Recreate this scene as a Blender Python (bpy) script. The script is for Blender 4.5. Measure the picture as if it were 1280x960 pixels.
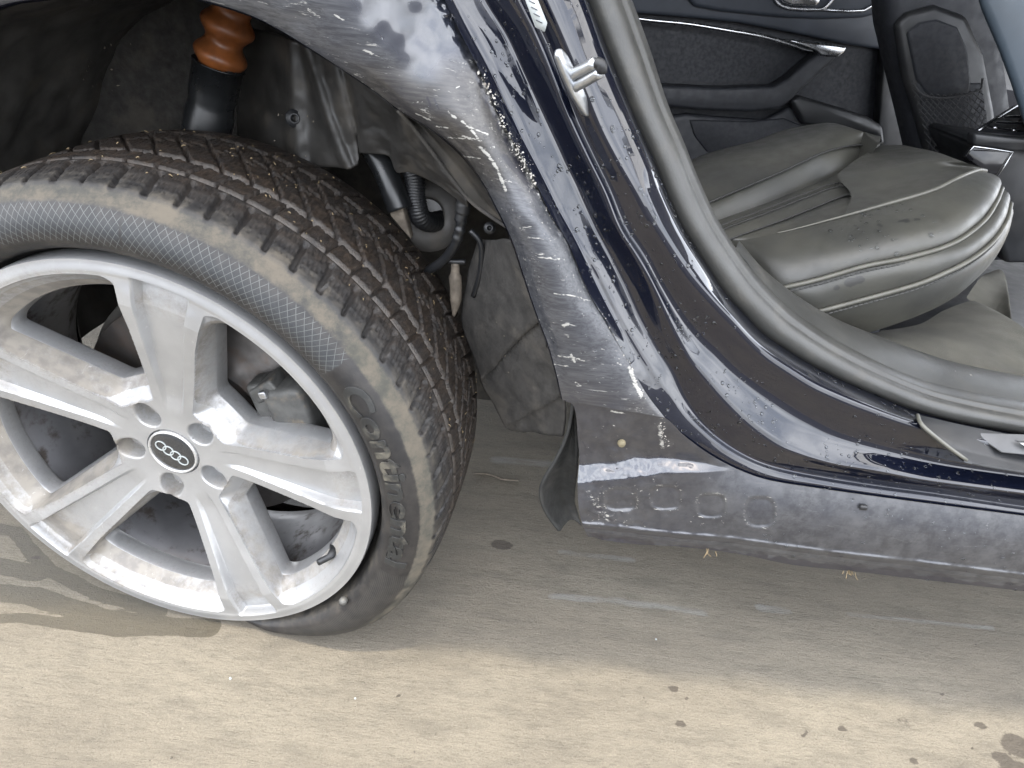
import bpy, bmesh, math, random
import numpy as np
from mathutils import Vector, Matrix
random.seed(7); rng = np.random.default_rng(7)
R = math.radians
for o in list(bpy.data.objects): bpy.data.objects.remove(o)
scn = bpy.context.scene
C = scn.collection
# ------------------------------------------------------------------ camera
CAMP = np.array([0.4144, -0.6357, 0.8424]); PITCH, YAW, ROLL, F = .53436, .0085, .12263, 850.0
_cp, _sp = math.cos(PITCH), math.sin(PITCH)
FW = np.array([math.sin(YAW)*_cp, math.cos(YAW)*_cp, -_sp]); _r = np.array([math.cos(YAW), -math.sin(YAW), 0]); _u = np.cross(_r, FW)
RT = math.cos(ROLL)*_r + math.sin(ROLL)*_u; UP = -math.sin(ROLL)*_r + math.cos(ROLL)*_u
cam = bpy.data.objects.new('camera', bpy.data.cameras.new('camera')); C.objects.link(cam); scn.camera = cam
m = Matrix.Identity(4)
for i in range(3): m[i][0], m[i][1], m[i][2], m[i][3] = RT[i], UP[i], -FW[i], CAMP[i]
cam.matrix_world = m
cam.data.sensor_width = 36; cam.data.lens = 36*F/1280; cam.data.clip_start = .02; cam.data.clip_end = 500
# ------------------------------------------------------------------ light
SUN_EL, SUN_AZ = R(76), R(14)      # the sun stands behind the photographer, a little to the left
w = bpy.data.worlds.new('World'); scn.world = w; w.use_nodes = True
nt = w.node_tree; sky = nt.nodes.new('ShaderNodeTexSky'); sky.sky_type = 'NISHITA'; sky.sun_disc = False
sky.sun_elevation = SUN_EL; sky.sun_rotation = math.pi + SUN_AZ; sky.dust_density = 4.0; sky.air_density = 1.0; sky.ozone_density = 1.0
# thin broken cloud over the whole sky
_tc = nt.nodes.new('ShaderNodeTexCoord'); _n = nt.nodes.new('ShaderNodeTexNoise'); nt.links.new(_tc.outputs['Generated'], _n.inputs['Vector']); _n.inputs['Scale'].default_value = 2.6; _n.inputs['Detail'].default_value = 6; _n.inputs['Roughness'].default_value = .6
_mr = nt.nodes.new('ShaderNodeMapRange'); nt.links.new(_n.outputs['Fac'], _mr.inputs[0]); _mr.inputs[1].default_value = .40; _mr.inputs[2].default_value = .62; _mr.inputs[3].default_value = .35
_mx = nt.nodes.new('ShaderNodeMix'); _mx.data_type = 'RGBA'; nt.links.new(_mr.outputs[0], _mx.inputs[0]); nt.links.new(sky.outputs[0], _mx.inputs[6]); _mx.inputs[7].default_value = (13, 13.4, 14.2, 1)
nt.links.new(_mx.outputs[2], nt.nodes['Background'].inputs[0]); nt.nodes['Background'].inputs[1].default_value = .15
sl = bpy.data.lights.new('sun', 'SUN'); sl.energy = 1.45; sl.angle = R(.6); sl.color = (1, .88, .68)
so = bpy.data.objects.new('sun', sl); C.objects.link(so)
SD = Vector((math.sin(-SUN_AZ)*math.cos(SUN_EL), -math.cos(SUN_AZ)*math.cos(SUN_EL), math.sin(SUN_EL)))   # towards the sun
so.rotation_euler = SD.to_track_quat('Z', 'Y').to_euler()
scn.view_settings.view_transform = 'Standard'; scn.view_settings.look = 'None'; scn.view_settings.exposure = 1.85
scn.cycles.max_bounces = 8; scn.cycles.use_denoising = True

# ------------------------------------------------------------------ helpers: places
def ray(u, v): return FW + RT*(u-640)/F - UP*(v-480)/F
def at(u, v, y):                      # the point of the plane y = const seen there
    d = ray(u, v); return CAMP + d*(y-CAMP[1])/d[1]
def atz(u, v, z):
    d = ray(u, v); return CAMP + d*(z-CAMP[2])/d[2]
def atpl(u, v, n, k):                 # plane n.p = k
    d = ray(u, v); n = np.array(n); return CAMP + d*(k-n@CAMP)/(n@d)
def crv(P, n):                        # smooth resample of a polyline (centripetal-free Catmull-Rom on chord length)
    P = np.array(P, float); d = np.r_[0, np.cumsum(np.linalg.norm(np.diff(P[:, :2] if P.shape[1] > 1 else P, axis=0), axis=1))]
    t = np.linspace(0, d[-1], n); m_ = np.zeros_like(P)
    m_[1:-1] = (P[2:]-P[:-2])/(d[2:]-d[:-2])[:, None]; m_[0] = (P[1]-P[0])/(d[1]-d[0]); m_[-1] = (P[-1]-P[-2])/(d[-1]-d[-2])
    i = np.clip(np.searchsorted(d, t, side='right')-1, 0, len(P)-2); h = (d[i+1]-d[i]); s = ((t-d[i])/h)[:, None]; h = h[:, None]
    return (2*s**3-3*s**2+1)*P[i] + (s**3-2*s**2+s)*h*m_[i] + (-2*s**3+3*s**2)*P[i+1] + (s**3-s**2)*h*m_[i+1]
def rail(P, n, y=None):               # P: (u, v) or (u, v, y) -> n points in the scene
    Q = [(p[0], p[1], p[2] if len(p) > 2 else y) for p in P]
    return np.array([at(*q) for q in crv(Q, n)])
def sm(a, b, x): t = np.clip((x-a)/(b-a), 0, 1); return t*t*(3-2*t)
def vnoise(P, sc, seed=0):            # value noise on an (n,2) or (n,3) array, vectorised
    P = np.asarray(P, float)*sc; 
    if P.shape[1] == 2: P = np.c_[P, np.zeros(len(P))]
    i = np.floor(P).astype(np.int64); f = P-i; f = f*f*(3-2*f); o = 0
    for a in (0, 1):
        for b in (0, 1):
            for c in (0, 1):
                k = (i[:, 0]+a)*374761393 + (i[:, 1]+b)*668265263 + (i[:, 2]+c)*2147483647 + seed*1274126177
                k = (k ^ (k >> 13))*1274126177; k = (k ^ (k >> 16)) & 0xffff
                o = o + (k/65535.)*np.where(a, f[:, 0], 1-f[:, 0])*np.where(b, f[:, 1], 1-f[:, 1])*np.where(c, f[:, 2], 1-f[:, 2])
    return o
def fbm(P, sc, oct=4, seed=0): return sum(vnoise(P, sc*2**k, seed+k)*.5**k for k in range(oct))/sum(.5**k for k in range(oct))
def segd(Q, poly):                    # distance of 2D points to a polyline
    Q = np.asarray(Q); best = np.full(len(Q), 1e9)
    for a, b in zip(poly[:-1], poly[1:]):
        a = np.array(a[:2], float); b = np.array(b[:2], float); ab = b-a; t = np.clip(((Q-a)@ab)/max(ab@ab, 1e-12), 0, 1)
        best = np.minimum(best, np.linalg.norm(Q-(a+t[:, None]*ab), axis=1))
    return best
# ------------------------------------------------------------------ helpers: meshes
def link(name, me, mat, parent, smooth=True):
    if mat is not None: me.materials.append(mat)
    if smooth: me.polygons.foreach_set('use_smooth', [True]*len(me.polygons))
    o = bpy.data.objects.new(name, me); C.objects.link(o)
    if parent is not None: o.parent = parent
    return o
def raw(name, V, Fc, mat, parent, smooth=True, attrs=None):
    me = bpy.data.meshes.new(name); me.from_pydata([tuple(map(float, p)) for p in V], [], [tuple(map(int, f)) for f in Fc]); me.update()
    for k, a in (attrs or {}).items():
        at_ = me.attributes.new(k, 'FLOAT', 'POINT'); at_.data.foreach_set('value', np.asarray(a, np.float32))
    return link(name, me, mat, parent, smooth)
def gridf(nr, nc, closed=False):
    r, c = np.meshgrid(np.arange(nr-1), np.arange(nc if closed else nc-1), indexing='ij'); c2 = (c+1) % nc
    return np.stack([r*nc+c, r*nc+c2, (r+1)*nc+c2, (r+1)*nc+c], -1).reshape(-1, 4)
def sheet(name, G, mat, parent, closed=False, attrs=None, thick=0):
    G = np.asarray(G); nr, nc = G.shape[:2]
    o = raw(name, G.reshape(-1, 3), gridf(nr, nc, closed), mat, parent, True, attrs)
    if thick:
        md = o.modifiers.new('solid', 'SOLIDIFY'); md.thickness = thick; md.offset = 0
    return o
def across(rails, sub, round_=0):     # rows between rails; round_ = number of corner cuttings
    Rl = np.array(rails)
    for _ in range(round_):
        q = [Rl[0]]
        for a, b in zip(Rl[:-1], Rl[1:]): q += [a*.84+b*.16, a*.16+b*.84]
        q.append(Rl[-1]); Rl = np.array(q)
    out = []
    for a, b in zip(Rl[:-1], Rl[1:]):
        for k in range(sub): out.append(a+(b-a)*k/sub)
    out.append(Rl[-1]); return np.array(out)
def tube(P, r, n=10, caps=True):      # swept tube; r scalar or list
    P = np.array(P, float); k = len(P); r = np.full(k, r) if np.isscalar(r) else np.array(r)
    T = np.gradient(P, axis=0); T /= np.linalg.norm(T, axis=1)[:, None]
    a = np.cross(T[0], [0, 0, 1]); a = np.cross(T[0], [1, 0, 0]) if np.linalg.norm(a) < .1 else a; a /= np.linalg.norm(a)
    V = []
    for i in range(k):
        a = a-T[i]*(a@T[i]); a /= np.linalg.norm(a); b = np.cross(T[i], a)
        for j in range(n):
            w_ = 2*math.pi*j/n; V.append(P[i]+r[i]*(math.cos(w_)*a+math.sin(w_)*b))
    Fc = [list(f) for f in gridf(k, n, True)]
    if caps: Fc += [list(range(n))[::-1], list(range((k-1)*n, k*n))]
    return V, Fc
def tubeobj(name, P, r, mat, parent, n=10): V, Fc = tube(P, r, n); return raw(name, V, Fc, mat, parent)
def join(parts):
    V, Fc = [], []
    for v, f in parts:
        k = len(V); V += list(v); Fc += [[i+k for i in q] for q in f]
    return V, Fc
def lathe(prof, n, M=None, a0=0, a1=2*math.pi):   # prof: (r, h) about local axis; M maps (x, y, h)
    full = abs(a1-a0-2*math.pi) < 1e-6
    th = np.linspace(a0, a1, n, endpoint=not full); V = []
    for r_, h in prof: V.append(np.c_[r_*np.cos(th), r_*np.sin(th), np.full(n, h)])
    V = np.concatenate(V); Fc = gridf(len(prof), n, full)
    if M is not None: V = M(V)
    return V, Fc
def slab(name, pts, depth, mat, parent, bev=.003, seg=2, dirv=(0, 1, 0)):   # closed outline (scene points) given thickness along dirv
    bm = bmesh.new(); d = Vector(dirv)*depth
    a = [bm.verts.new(p) for p in pts]; b = [bm.verts.new(Vector(p)+d) for p in pts]
    bm.faces.new(a); bm.faces.new(b[::-1])
    for i in range(len(a)): j = (i+1) % len(a); bm.faces.new((a[i], b[i], b[j], a[j]))
    bmesh.ops.recalc_face_normals(bm, faces=bm.faces)
    if bev: bmesh.ops.bevel(bm, geom=[e for e in bm.edges if e.calc_face_angle(0) > .6], offset=bev, segments=seg, affect='EDGES', profile=.5)
    me = bpy.data.meshes.new(name); bm.to_mesh(me); bm.free()
    return link(name, me, mat, parent, True)
def box(name, c, s, mat, parent, bev=.003, rot=None):
    bm = bmesh.new(); bmesh.ops.create_cube(bm, size=1); bmesh.ops.scale(bm, vec=s, verts=bm.verts)
    if bev: bmesh.ops.bevel(bm, geom=bm.edges[:], offset=bev, segments=2, affect='EDGES', profile=.5)
    M = Matrix.Translation(Vector(c)) @ (rot.to_4x4() if rot is not None else Matrix.Identity(4))
    bm.transform(M); me = bpy.data.meshes.new(name); bm.to_mesh(me); bm.free(); return link(name, me, mat, parent, True)
def empty(name, loc=(0, 0, 0), parent=None):
    o = bpy.data.objects.new(name, None); C.objects.link(o); o.location = loc; o.empty_display_size = .05
    if parent is not None: o.parent = parent
    return o
def tag(o, label, cat, group=None, kind=None):
    o['label'] = label; o['category'] = cat
    if group: o['group'] = group
    if kind: o['kind'] = kind
    return o
# ------------------------------------------------------------------ materials
class NT:
    def __init__(s, name):
        s.m = bpy.data.materials.new(name); s.m.use_nodes = True; s.t = s.m.node_tree; s.b = s.t.nodes['Principled BSDF']; s.co = s.t.nodes.new('ShaderNodeTexCoord')
    def n(s, ty, **k):
        x = s.t.nodes.new(ty)
        for a, v in k.items(): setattr(x, a, v)
        return x
    def put(s, sock, v):
        if hasattr(v, 'is_output') or isinstance(v, bpy.types.NodeSocket): s.t.links.new(v, sock)
        else: sock.default_value = (tuple(v)+(1,))[:4] if isinstance(v, (tuple, list)) and sock.type == 'RGBA' and len(v) == 3 else v
    def map(s, scale=(1, 1, 1), src=None, rot=(0, 0, 0)):
        x = s.n('ShaderNodeMapping'); s.put(x.inputs['Vector'], src or s.co.outputs['Object']); x.inputs['Scale'].default_value = scale; x.inputs['Rotation'].default_value = rot; return x.outputs[0]
    def noise(s, scale, detail=4, rough=.55, vec=None, dist=0):
        x = s.n('ShaderNodeTexNoise'); s.put(x.inputs['Vector'], vec or s.co.outputs['Object']); x.inputs['Scale'].default_value = scale; x.inputs['Detail'].default_value = detail; x.inputs['Roughness'].default_value = rough; x.inputs['Distortion'].default_value = dist; return x.outputs['Fac']
    def vor(s, scale, vec=None, feat='F1'):
        x = s.n('ShaderNodeTexVoronoi', feature=feat); s.put(x.inputs['Vector'], vec or s.co.outputs['Object']); x.inputs['Scale'].default_value = scale; return x.outputs['Distance']
    def ramp(s, fac, a, b, c0=0., c1=1.):
        x = s.n('ShaderNodeMapRange', interpolation_type='SMOOTHSTEP'); s.put(x.inputs[0], fac)
        for i, v in zip((1, 2, 3, 4), (a, b, c0, c1)): s.put(x.inputs[i], v)
        return x.outputs[0]
    def ma(s, op, a, b=0., clamp=False):
        x = s.n('ShaderNodeMath', operation=op, use_clamp=clamp); s.put(x.inputs[0], a); s.put(x.inputs[1], b); return x.outputs[0]
    def mix(s, f, a, b, bt='MIX'):
        x = s.n('ShaderNodeMix', data_type='RGBA', blend_type=bt); s.put(x.inputs[0], f); s.put(x.inputs[6], a); s.put(x.inputs[7], b); return x.outputs[2]
    def attr(s, name): x = s.n('ShaderNodeAttribute', attribute_name=name); return x.outputs['Fac']
    def bump(s, h, st, dist=.001, nrm=None):
        x = s.n('ShaderNodeBump'); s.put(x.inputs['Height'], h); s.put(x.inputs['Strength'], st); x.inputs['Distance'].default_value = dist
        if nrm is not None: s.put(x.inputs['Normal'], nrm)
        return x.outputs[0]
    def set(s, **k):
        nm = dict(col='Base Color', rough='Roughness', metal='Metallic', spec='Specular IOR Level', coat='Coat Weight', coatr='Coat Roughness', nrm='Normal', coatn='Coat Normal', trans='Transmission Weight', ior='IOR', sheen='Sheen Weight', alpha='Alpha', sss='Subsurface Weight', an='Anisotropic')
        for a, v in k.items(): s.put(s.b.inputs[nm[a]], v)
        return s.m
def simple(name, col, rough=.5, metal=0, var=.25, sc=30, bump=.15, bsc=200, dirt=None, dsc=9, damt=.5, spec=.5, coat=0):
    t = NT(name); n = t.noise(sc, 5); c = t.mix(t.ramp(n, .25, .75), tuple(x*(1-var) for x in col), tuple(min(1, x*(1+var)) for x in col))
    ro = t.ramp(t.noise(sc*1.7, 3), .3, .7, rough*.85, min(1, rough*1.15))
    if dirt:
        d = t.ramp(t.noise(dsc, 6, .65), .5, .68, 0, damt); c = t.mix(d, c, dirt); ro = t.ma('ADD', ro, t.ma('MULTIPLY', d, .3), True)
    return t.set(col=c, rough=ro, metal=metal, spec=spec, coat=coat, nrm=t.bump(t.noise(bsc, 4), bump))

def m_concrete():
    t = NT('concrete'); P = t.co.outputs['Object']
    big = t.noise(3.2, 6, .6, t.map((.5, 1.4, 1))); br = t.noise(60, 6, .75, t.map((.11, 2.0, 1))); br2 = t.noise(150, 5, .8, t.map((.3, 1.7, 1))); fine = t.noise(360, 5, .9); mid = t.noise(26, 6, .7, t.map((.4, 1.3, 1)))
    c = t.mix(t.ramp(big, .3, .7), (0.267, 0.235, 0.184), (0.350, 0.315, 0.249)); c = t.mix(t.ramp(mid, .42, .7, 0, .6), c, (0.186, 0.167, 0.135)); c = t.mix(t.ramp(t.noise(75, 6, .8, t.map((.6, 1.2, 1))), .52, .75, 0, .55), c, (0.144, 0.128, 0.104))
    c = t.mix(t.ramp(br, .52, .74, 0, .4), c, (0.172, 0.154, 0.123)); c = t.mix(t.ramp(br2, .50, .66, 0, .5), c, (0.158, 0.140, 0.111)); c = t.mix(t.ramp(br, .38, .22, 0, .22), c, (0.517, 0.467, 0.377))
    c = t.mix(t.ramp(fine, .50, .68, 0, .62), c, (0.144, 0.127, 0.103)); c = t.mix(t.ramp(fine, .46, .30, 0, .5), c, (0.603, 0.546, 0.441))
    # slightly darker, mottled tone under and beside the car, streaks of pale residue
    gr = t.ma('ADD', t.attr('grime_tone'), t.ma('MULTIPLY', t.ma('SUBTRACT', t.noise(9, 6, .65, t.map((.45, 1.3, 1))), .5), .9)); gm = t.ramp(gr, .45, 1.0, 0, .5); c = t.mix(gm, c, (0.179, 0.167, 0.144))
    pl = t.ma('ADD', t.attr('pale'), t.ma('MULTIPLY', t.ma('SUBTRACT', t.noise(45, 5, .75, t.map((.25, 1.6, 1))), .5), 1.3)); c = t.mix(t.ramp(pl, .5, 1.0, 0, .5), c, (0.430, 0.447, 0.434))
    # wet stain with a crisp ragged edge
    wv = t.ma('ADD', t.attr('wet'), t.ma('MULTIPLY', t.ma('SUBTRACT', t.noise(38, 5, .6, t.map((.6, 1.2, 1))), .5), .55)); wm = t.ramp(wv, .49, .54)
    c = t.mix(wm, c, t.mix(.78, c, (0.087, 0.071, 0.041), 'MIX'))
    sp = t.ma('ADD', t.attr('spot'), t.ma('MULTIPLY', t.ma('SUBTRACT', t.noise(160, 4, .7), .5), .7)); c = t.mix(t.ramp(sp, .42, .7, 0, .75), c, (0.073, 0.059, 0.047))
    h = t.ma('ADD', t.ma('ADD', t.ma('MULTIPLY', br, .9), t.ma('MULTIPLY', br2, .9)), t.ma('MULTIPLY', fine, 1.3)); h = t.ma('ADD', h, t.ma('MULTIPLY', t.ramp(t.noise(95, 5, .8), .45, .8), .7))
    return t.set(col=c, rough=t.ma('SUBTRACT', .85, t.ma('MULTIPLY', wm, .35)), spec=.4, nrm=t.bump(h, 1.0, .0028))
def m_paint(name='navy_paint', dust=.06):
    t = NT(name); d = t.ma('MULTIPLY', t.ramp(t.noise(420, 4, .8), .52, .72, .08, 1.), t.ramp(t.noise(11, 4, .6), .4, .7, .15*dust, dust))
    c = t.mix(d, (.004, .0055, .013), (.085, .078, .07)); sp = t.ramp(t.noise(520, 2, .85), .75, .80, 0, .8); c = t.mix(t.ma('MULTIPLY', sp, t.ramp(t.noise(22, 4), .48, .6)), c, (.5, .48, .45))
    wv = t.bump(t.noise(7, 2, .4), .05, .01)
    return (t.b.inputs['Coat IOR'].__setattr__('default_value', 1.62), t.set(col=c, rough=t.ma('ADD', .3, t.ma('MULTIPLY', d, .5)), metal=t.ma('SUBTRACT', .06, t.ma('MULTIPLY', d, .8), True), spec=.05, coat=t.ma('SUBTRACT', 1., t.ma('MULTIPLY', d, .6), True), coatr=t.ramp(t.noise(30, 5, .7), .45, .75, .015, .06), nrm=wv, coatn=wv))[1]
def m_panel():
    t = NT('scuffed_paint'); sc = t.attr('scuff'); st = t.noise(420, 5, .75, t.map((.05, 1, 1), rot=(0, R(-3), 0))); st2 = t.noise(140, 5, .7, t.map((.04, 1, 1), rot=(0, R(4), 0))); bl = t.noise(16, 6, .65); bq = t.attr('brush'); iso = t.noise(55, 6, .75); st = t.ma('ADD', t.ma('MULTIPLY', st, bq), t.ma('MULTIPLY', iso, t.ma('SUBTRACT', 1., bq))); st2 = t.ma('ADD', t.ma('MULTIPLY', st2, bq), t.ma('MULTIPLY', t.noise(13, 5, .7), t.ma('SUBTRACT', 1., bq)))
    dust = t.ramp(bl, .25, .75, .55, 1.); grey = t.mix(t.ramp(st, .38, .62), (.042, .044, .05), (.098, .101, .108)); grey = t.mix(t.ramp(st2, .45, .7, 0, .6), grey, (.135, .138, .145)); grey = t.mix(t.attr('brown'), grey, t.mix(t.ramp(st, .4, .62), (.038, .034, .030), (.082, .075, .066)))
    c = t.mix(t.ma('MULTIPLY', sc, dust), (.02, .024, .038), grey)
    scr = t.ma('ADD', t.attr('scratch'), t.ma('MULTIPLY', t.ma('SUBTRACT', t.noise(330, 5, .8, t.map((.3, 1, 1))), .5), 1.9)); wh = t.ramp(scr, .46, .60)
    fl = t.ma('MULTIPLY', t.ramp(t.noise(230, 4, .8, t.map((.12, 1, 1))), .61, .68), t.ramp(t.ma('ADD', sc, t.ma('MULTIPLY', bl, .5)), .75, 1.2))
    wh = t.ma('MAXIMUM', wh, t.ma('MULTIPLY', t.ma('MULTIPLY', fl, bq), .7)); c = t.mix(t.ma('MULTIPLY', wh, .85), c, (.50, .49, .45))
    dk = t.ramp(t.ma('ADD', t.attr('dark'), t.ma('MULTIPLY', t.ma('SUBTRACT', t.noise(150, 4, .7), .5), .6)), .45, .62); c = t.mix(t.ma('MULTIPLY', dk, .85), c, (.02, .02, .03))
    t.b.inputs['Coat IOR'].default_value = 1.58; ro = t.ma('ADD', .2, t.ma('MULTIPLY', sc, .25)); nm = t.bump(t.ma('ADD', t.ma('MULTIPLY', st, .6), t.ma('MULTIPLY', wh, 1.2)), t.ma('MULTIPLY', sc, .35), .0006)
    return t.set(col=c, rough=ro, metal=t.ma('MULTIPLY', sc, .2), coat=t.ma('SUBTRACT', .95, t.ma('MULTIPLY', sc, .55), True), coatr=t.ma('ADD', .03, t.ma('MULTIPLY', sc, .22)), nrm=nm)
def m_alloy():
    t = NT('silver_alloy'); g = t.attr('grime_tone'); gn = t.ma('ADD', g, t.ma('MULTIPLY', t.ma('SUBTRACT', t.noise(60, 6, .8), .5), 1.0)); gm = t.ramp(gn, .36, .95, 0, .75)
    c = t.mix(t.ramp(t.noise(18, 5), .3, .7), (.48, .485, .49), (.56, .565, .57)); c = t.mix(gm, c, t.mix(t.ramp(t.noise(55, 4), .4, .65), (.25, .215, .16), (.13, .105, .075)))
    sw = t.noise(130, 5, .75, t.map((1, .12, .5), rot=(R(30), 0, 0)), 1.5); c = t.mix(t.ramp(sw, .62, .74, 0, .45), c, (.86, .86, .85)); c = t.mix(t.ramp(t.noise(240, 3, .8), .74, .8, 0, .6), c, (.18, .15, .12))
    return t.set(col=c, rough=t.ma('ADD', .34, t.ma('MULTIPLY', gm, .4)), metal=t.ma('SUBTRACT', .6, t.ma('MULTIPLY', gm, .55)), coat=.25, coatr=.2, nrm=t.bump(t.ma('ADD', t.noise(300, 4), gm), .12, .0008))
def m_tyre():
    t = NT('tyre_rubber'); tr = t.attr('tread'); gr = t.attr('groove'); du = t.attr('dust')
    c = t.mix(t.ramp(t.noise(60, 5), .3, .7), (.016, .0155, .016), (.035, .032, .030))
    mud = t.ma('MULTIPLY', tr, t.ramp(t.noise(42, 6, .75), .3, .62, .25, 1.)); c = t.mix(mud, c, t.mix(t.ramp(t.noise(120, 5, .8), .4, .65), (.015, .011, .008), (.052, .037, .026)))
    c = t.mix(t.ma('MULTIPLY', tr, t.ramp(t.noise(520, 4, .8), .64, .74, 0, .8)), c, (.17, .13, .085))
    dd = t.ma('ADD', du, t.ma('MULTIPLY', t.ma('SUBTRACT', t.noise(30, 6, .78), .5), 1.4)); dm = t.ramp(dd, .3, 1.0, 0, .85); c = t.mix(dm, c, t.mix(t.ramp(t.noise(30, 5, .7), .35, .65), (.075, .074, .060), (.145, .125, .095)))
    c = t.mix(t.ma('MULTIPLY', gr, t.ramp(t.noise(70, 4), .3, .55, .3, .9)), c, (.15, .135, .12))  # paler grooves: settled dirt, plus light caught on block edges painted in
    bl = t.attr('blue'); c = t.mix(t.ma('MULTIPLY', bl, .55), c, (.05, .057, .064))
    hl = t.attr('hatch'); th_, sr_ = t.attr('arc'), t.attr('rad')
    def line(e, wd): f_ = t.ma('ABSOLUTE', t.ma('SUBTRACT', t.ma('FRACT', e), .5)); return t.ramp(f_, 0., wd, 1, 0)
    l1 = line(t.ma('ADD', t.ma('MULTIPLY', th_, 47.), t.ma('MULTIPLY', sr_, 95.)), .085); l2 = line(t.ma('SUBTRACT', t.ma('MULTIPLY', th_, 31.), t.ma('MULTIPLY', sr_, 90.)), .07)
    lines = t.ma('MULTIPLY', t.ma('MAXIMUM', l1, l2), hl); fine = t.ma('MULTIPLY', line(t.ma('ADD', t.ma('MULTIPLY', sr_, 420.), t.ma('MULTIPLY', th_, 22.)), .3), t.attr('tight'))
    c = t.mix(t.ma('MULTIPLY', lines, t.ramp(t.noise(25, 4), .3, .5, .5, .95)), c, (.125, .13, .126)); c = t.mix(t.ma('MULTIPLY', fine, .55), c, (.07, .07, .066))
    return t.set(col=c, rough=t.ma('ADD', .5, t.ma('MULTIPLY', dm, .35)), spec=.4, nrm=t.bump(t.ma('ADD', t.noise(500, 4, .7), t.ma('ADD', t.ma('MULTIPLY', t.noise(90, 5, .7), 1.5), t.ma('ADD', t.ma('MULTIPLY', lines, .8), fine))), t.ma('ADD', .15, t.ma('MULTIPLY', tr, .6)), .0012))
def m_leather():
    t = NT('grey_leather'); v = t.vor(900); c = t.mix(t.ramp(t.noise(9, 5), .3, .7), (.048, .048, .043), (.072, .070, .058)); w_ = t.ma('ADD', t.attr('wet'), t.ma('MULTIPLY', t.ma('SUBTRACT', t.noise(210, 4), .5), .5)); wm = t.ramp(w_, .45, .6); c = t.mix(t.ma('MULTIPLY', wm, .75), c, (.02, .02, .02)); c = t.mix(t.ramp(t.noise(60, 6, .7), .62, .8, 0, .3), c, (.13, .12, .095))
    return t.set(col=c, rough=t.ramp(t.noise(40, 4), .3, .7, .36, .5), spec=.5, nrm=t.bump(t.ma('ADD', t.ma('MULTIPLY', v, .5), t.ma('MULTIPLY', t.noise(35, 3), .8)), .22, .0012))
def m_water():
    t = NT('water'); return t.set(col=(.9, .93, .95), rough=.02, trans=1., ior=1.33)
M = {}
M['concrete'] = m_concrete(); M['paint'] = m_paint(); M['panel'] = m_panel(); M['alloy'] = m_alloy(); M['tyre'] = m_tyre(); M['leather'] = m_leather(); M['water'] = m_water()
M['sill'] = m_paint('dusty_sill_paint', .9)
M['felt'] = simple('liner_felt', (.044, .041, .037), .9, 0, .35, 60, .5, 500, (.13, .115, .095), 13, .5)
M['liner'] = simple('liner_plastic', (.072, .068, .062), .55, 0, .4, 25, .3, 120, (.12, .10, .075), 16, .45)
M['linerdark'] = simple('dark_liner_plastic', (.034, .032, .029), .5, 0, .4, 25, .3, 120, (.10, .085, .065), 16, .45)
M['plastic'] = simple('black_plastic', (.017, .018, .02), .42, 0, .2, 20, .12, 700, (.09, .085, .075), 12, .15)
M['softblack'] = simple('soft_black_trim', (.022, .024, .030), .6, 0, .2, 30, .3, 900)
M['doorgrey'] = simple('slate_trim', (.05, .058, .074), .5, 0, .15, 12, .15, 800)
M['doordark'] = simple('dark_trim', (.018, .020, .026), .65, 0, .15, 60, .4, 1400)
M['trim'] = simple('brushed_trim', (.72, .73, .75), .25, 1., .06, 40, .05, 300)
M['satin'] = simple('satin_insert', (.11, .112, .115), .5, .3, .06, 40, .05, 300); M['flap'] = simple('flap_rubber', (.03, .031, .030), .75, 0, .3, 60, .5, 500, (.12, .11, .095), 18, .3)
M['steel'] = simple('zinc_steel', (.62, .64, .66), .33, .9, .15, 60, .25, 260, (.3, .28, .25), 60, .3)
M['disc'] = simple('brake_iron', (.10, .092, .086), .5, .6, .25, 25, .2, 120, (.15, .10, .07), 12, .5)
M['caliper'] = simple('cast_caliper', (.11, .11, .105), .6, .35, .3, 45, .7, 160, (.30, .24, .17), 40, .5)
M['barrel'] = simple('rim_barrel', (.24, .24, .25), .38, .55, .2, 14, .15, 90, (.07, .05, .035), 26, .85)
M['orange'] = simple('orange_foam', (.26, .085, .024), .38, 0, .4, 32, .35, 80, (.10, .04, .02), 18, .5)
M['boot'] = simple('dust_boot', (.012, .013, .014), .3, 0, .3, 20, .1, 90)
M['seal'] = simple('seal_rubber', (.05, .05, .046), .38, 0, .18, 14, .3, 500, (.12, .11, .09), 22, .25)
M['carpet'] = simple('olive_carpet', (.10, .095, .075), .95, 0, .3, 14, 1., 700, (.07, .066, .055), 9, .5)
M['cap'] = simple('cap_black', (.03, .032, .035), .25, 0, .1, 20, .03, 60, None, 9, .5, .5, .6)
M['chrome'] = simple('bright_ring', (.75, .75, .74), .3, .6, .05, 20, .02, 60)
M['white'] = simple('white_label', (.45, .48, .47), .4, 0, .04, 20, .02, 60)
M['ink'] = simple('label_ink', (.08, .08, .1), .5, 0, .1, 20, .02, 60)
M['straw'] = simple('straw', (.26, .195, .105), .7, 0, .25, 90, .2, 200)
M['tan'] = simple('corroded_bracket', (.19, .16, .125), .75, .2, .4, 60, .8, 260, (.10, .085, .07), 40, .7)
def m_roof():                          # light-passing roofing sheet: daylight soaks through it
    t = NT('translucent_roofing'); tr = t.n('ShaderNodeBsdfTranslucent'); tr.inputs[0].default_value = (.86, .86, .85, 1); mx = t.n('ShaderNodeMixShader'); mx.inputs[0].default_value = .9
    t.set(col=(.6, .63, .66), rough=.4); out = t.t.nodes['Material Output']; t.t.links.new(t.b.outputs[0], mx.inputs[1]); t.t.links.new(tr.outputs[0], mx.inputs[2]); t.t.links.new(mx.outputs[0], out.inputs[0]); return t.m
M['roof'] = m_roof()
M['glass'] = simple('tinted_glass', (.02, .024, .024), .05, 0, .1, 5, 0, 5)
M['net'] = simple('net_cord', (.05, .05, .052), .8, 0, .2, 80, .2, 400)
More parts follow.
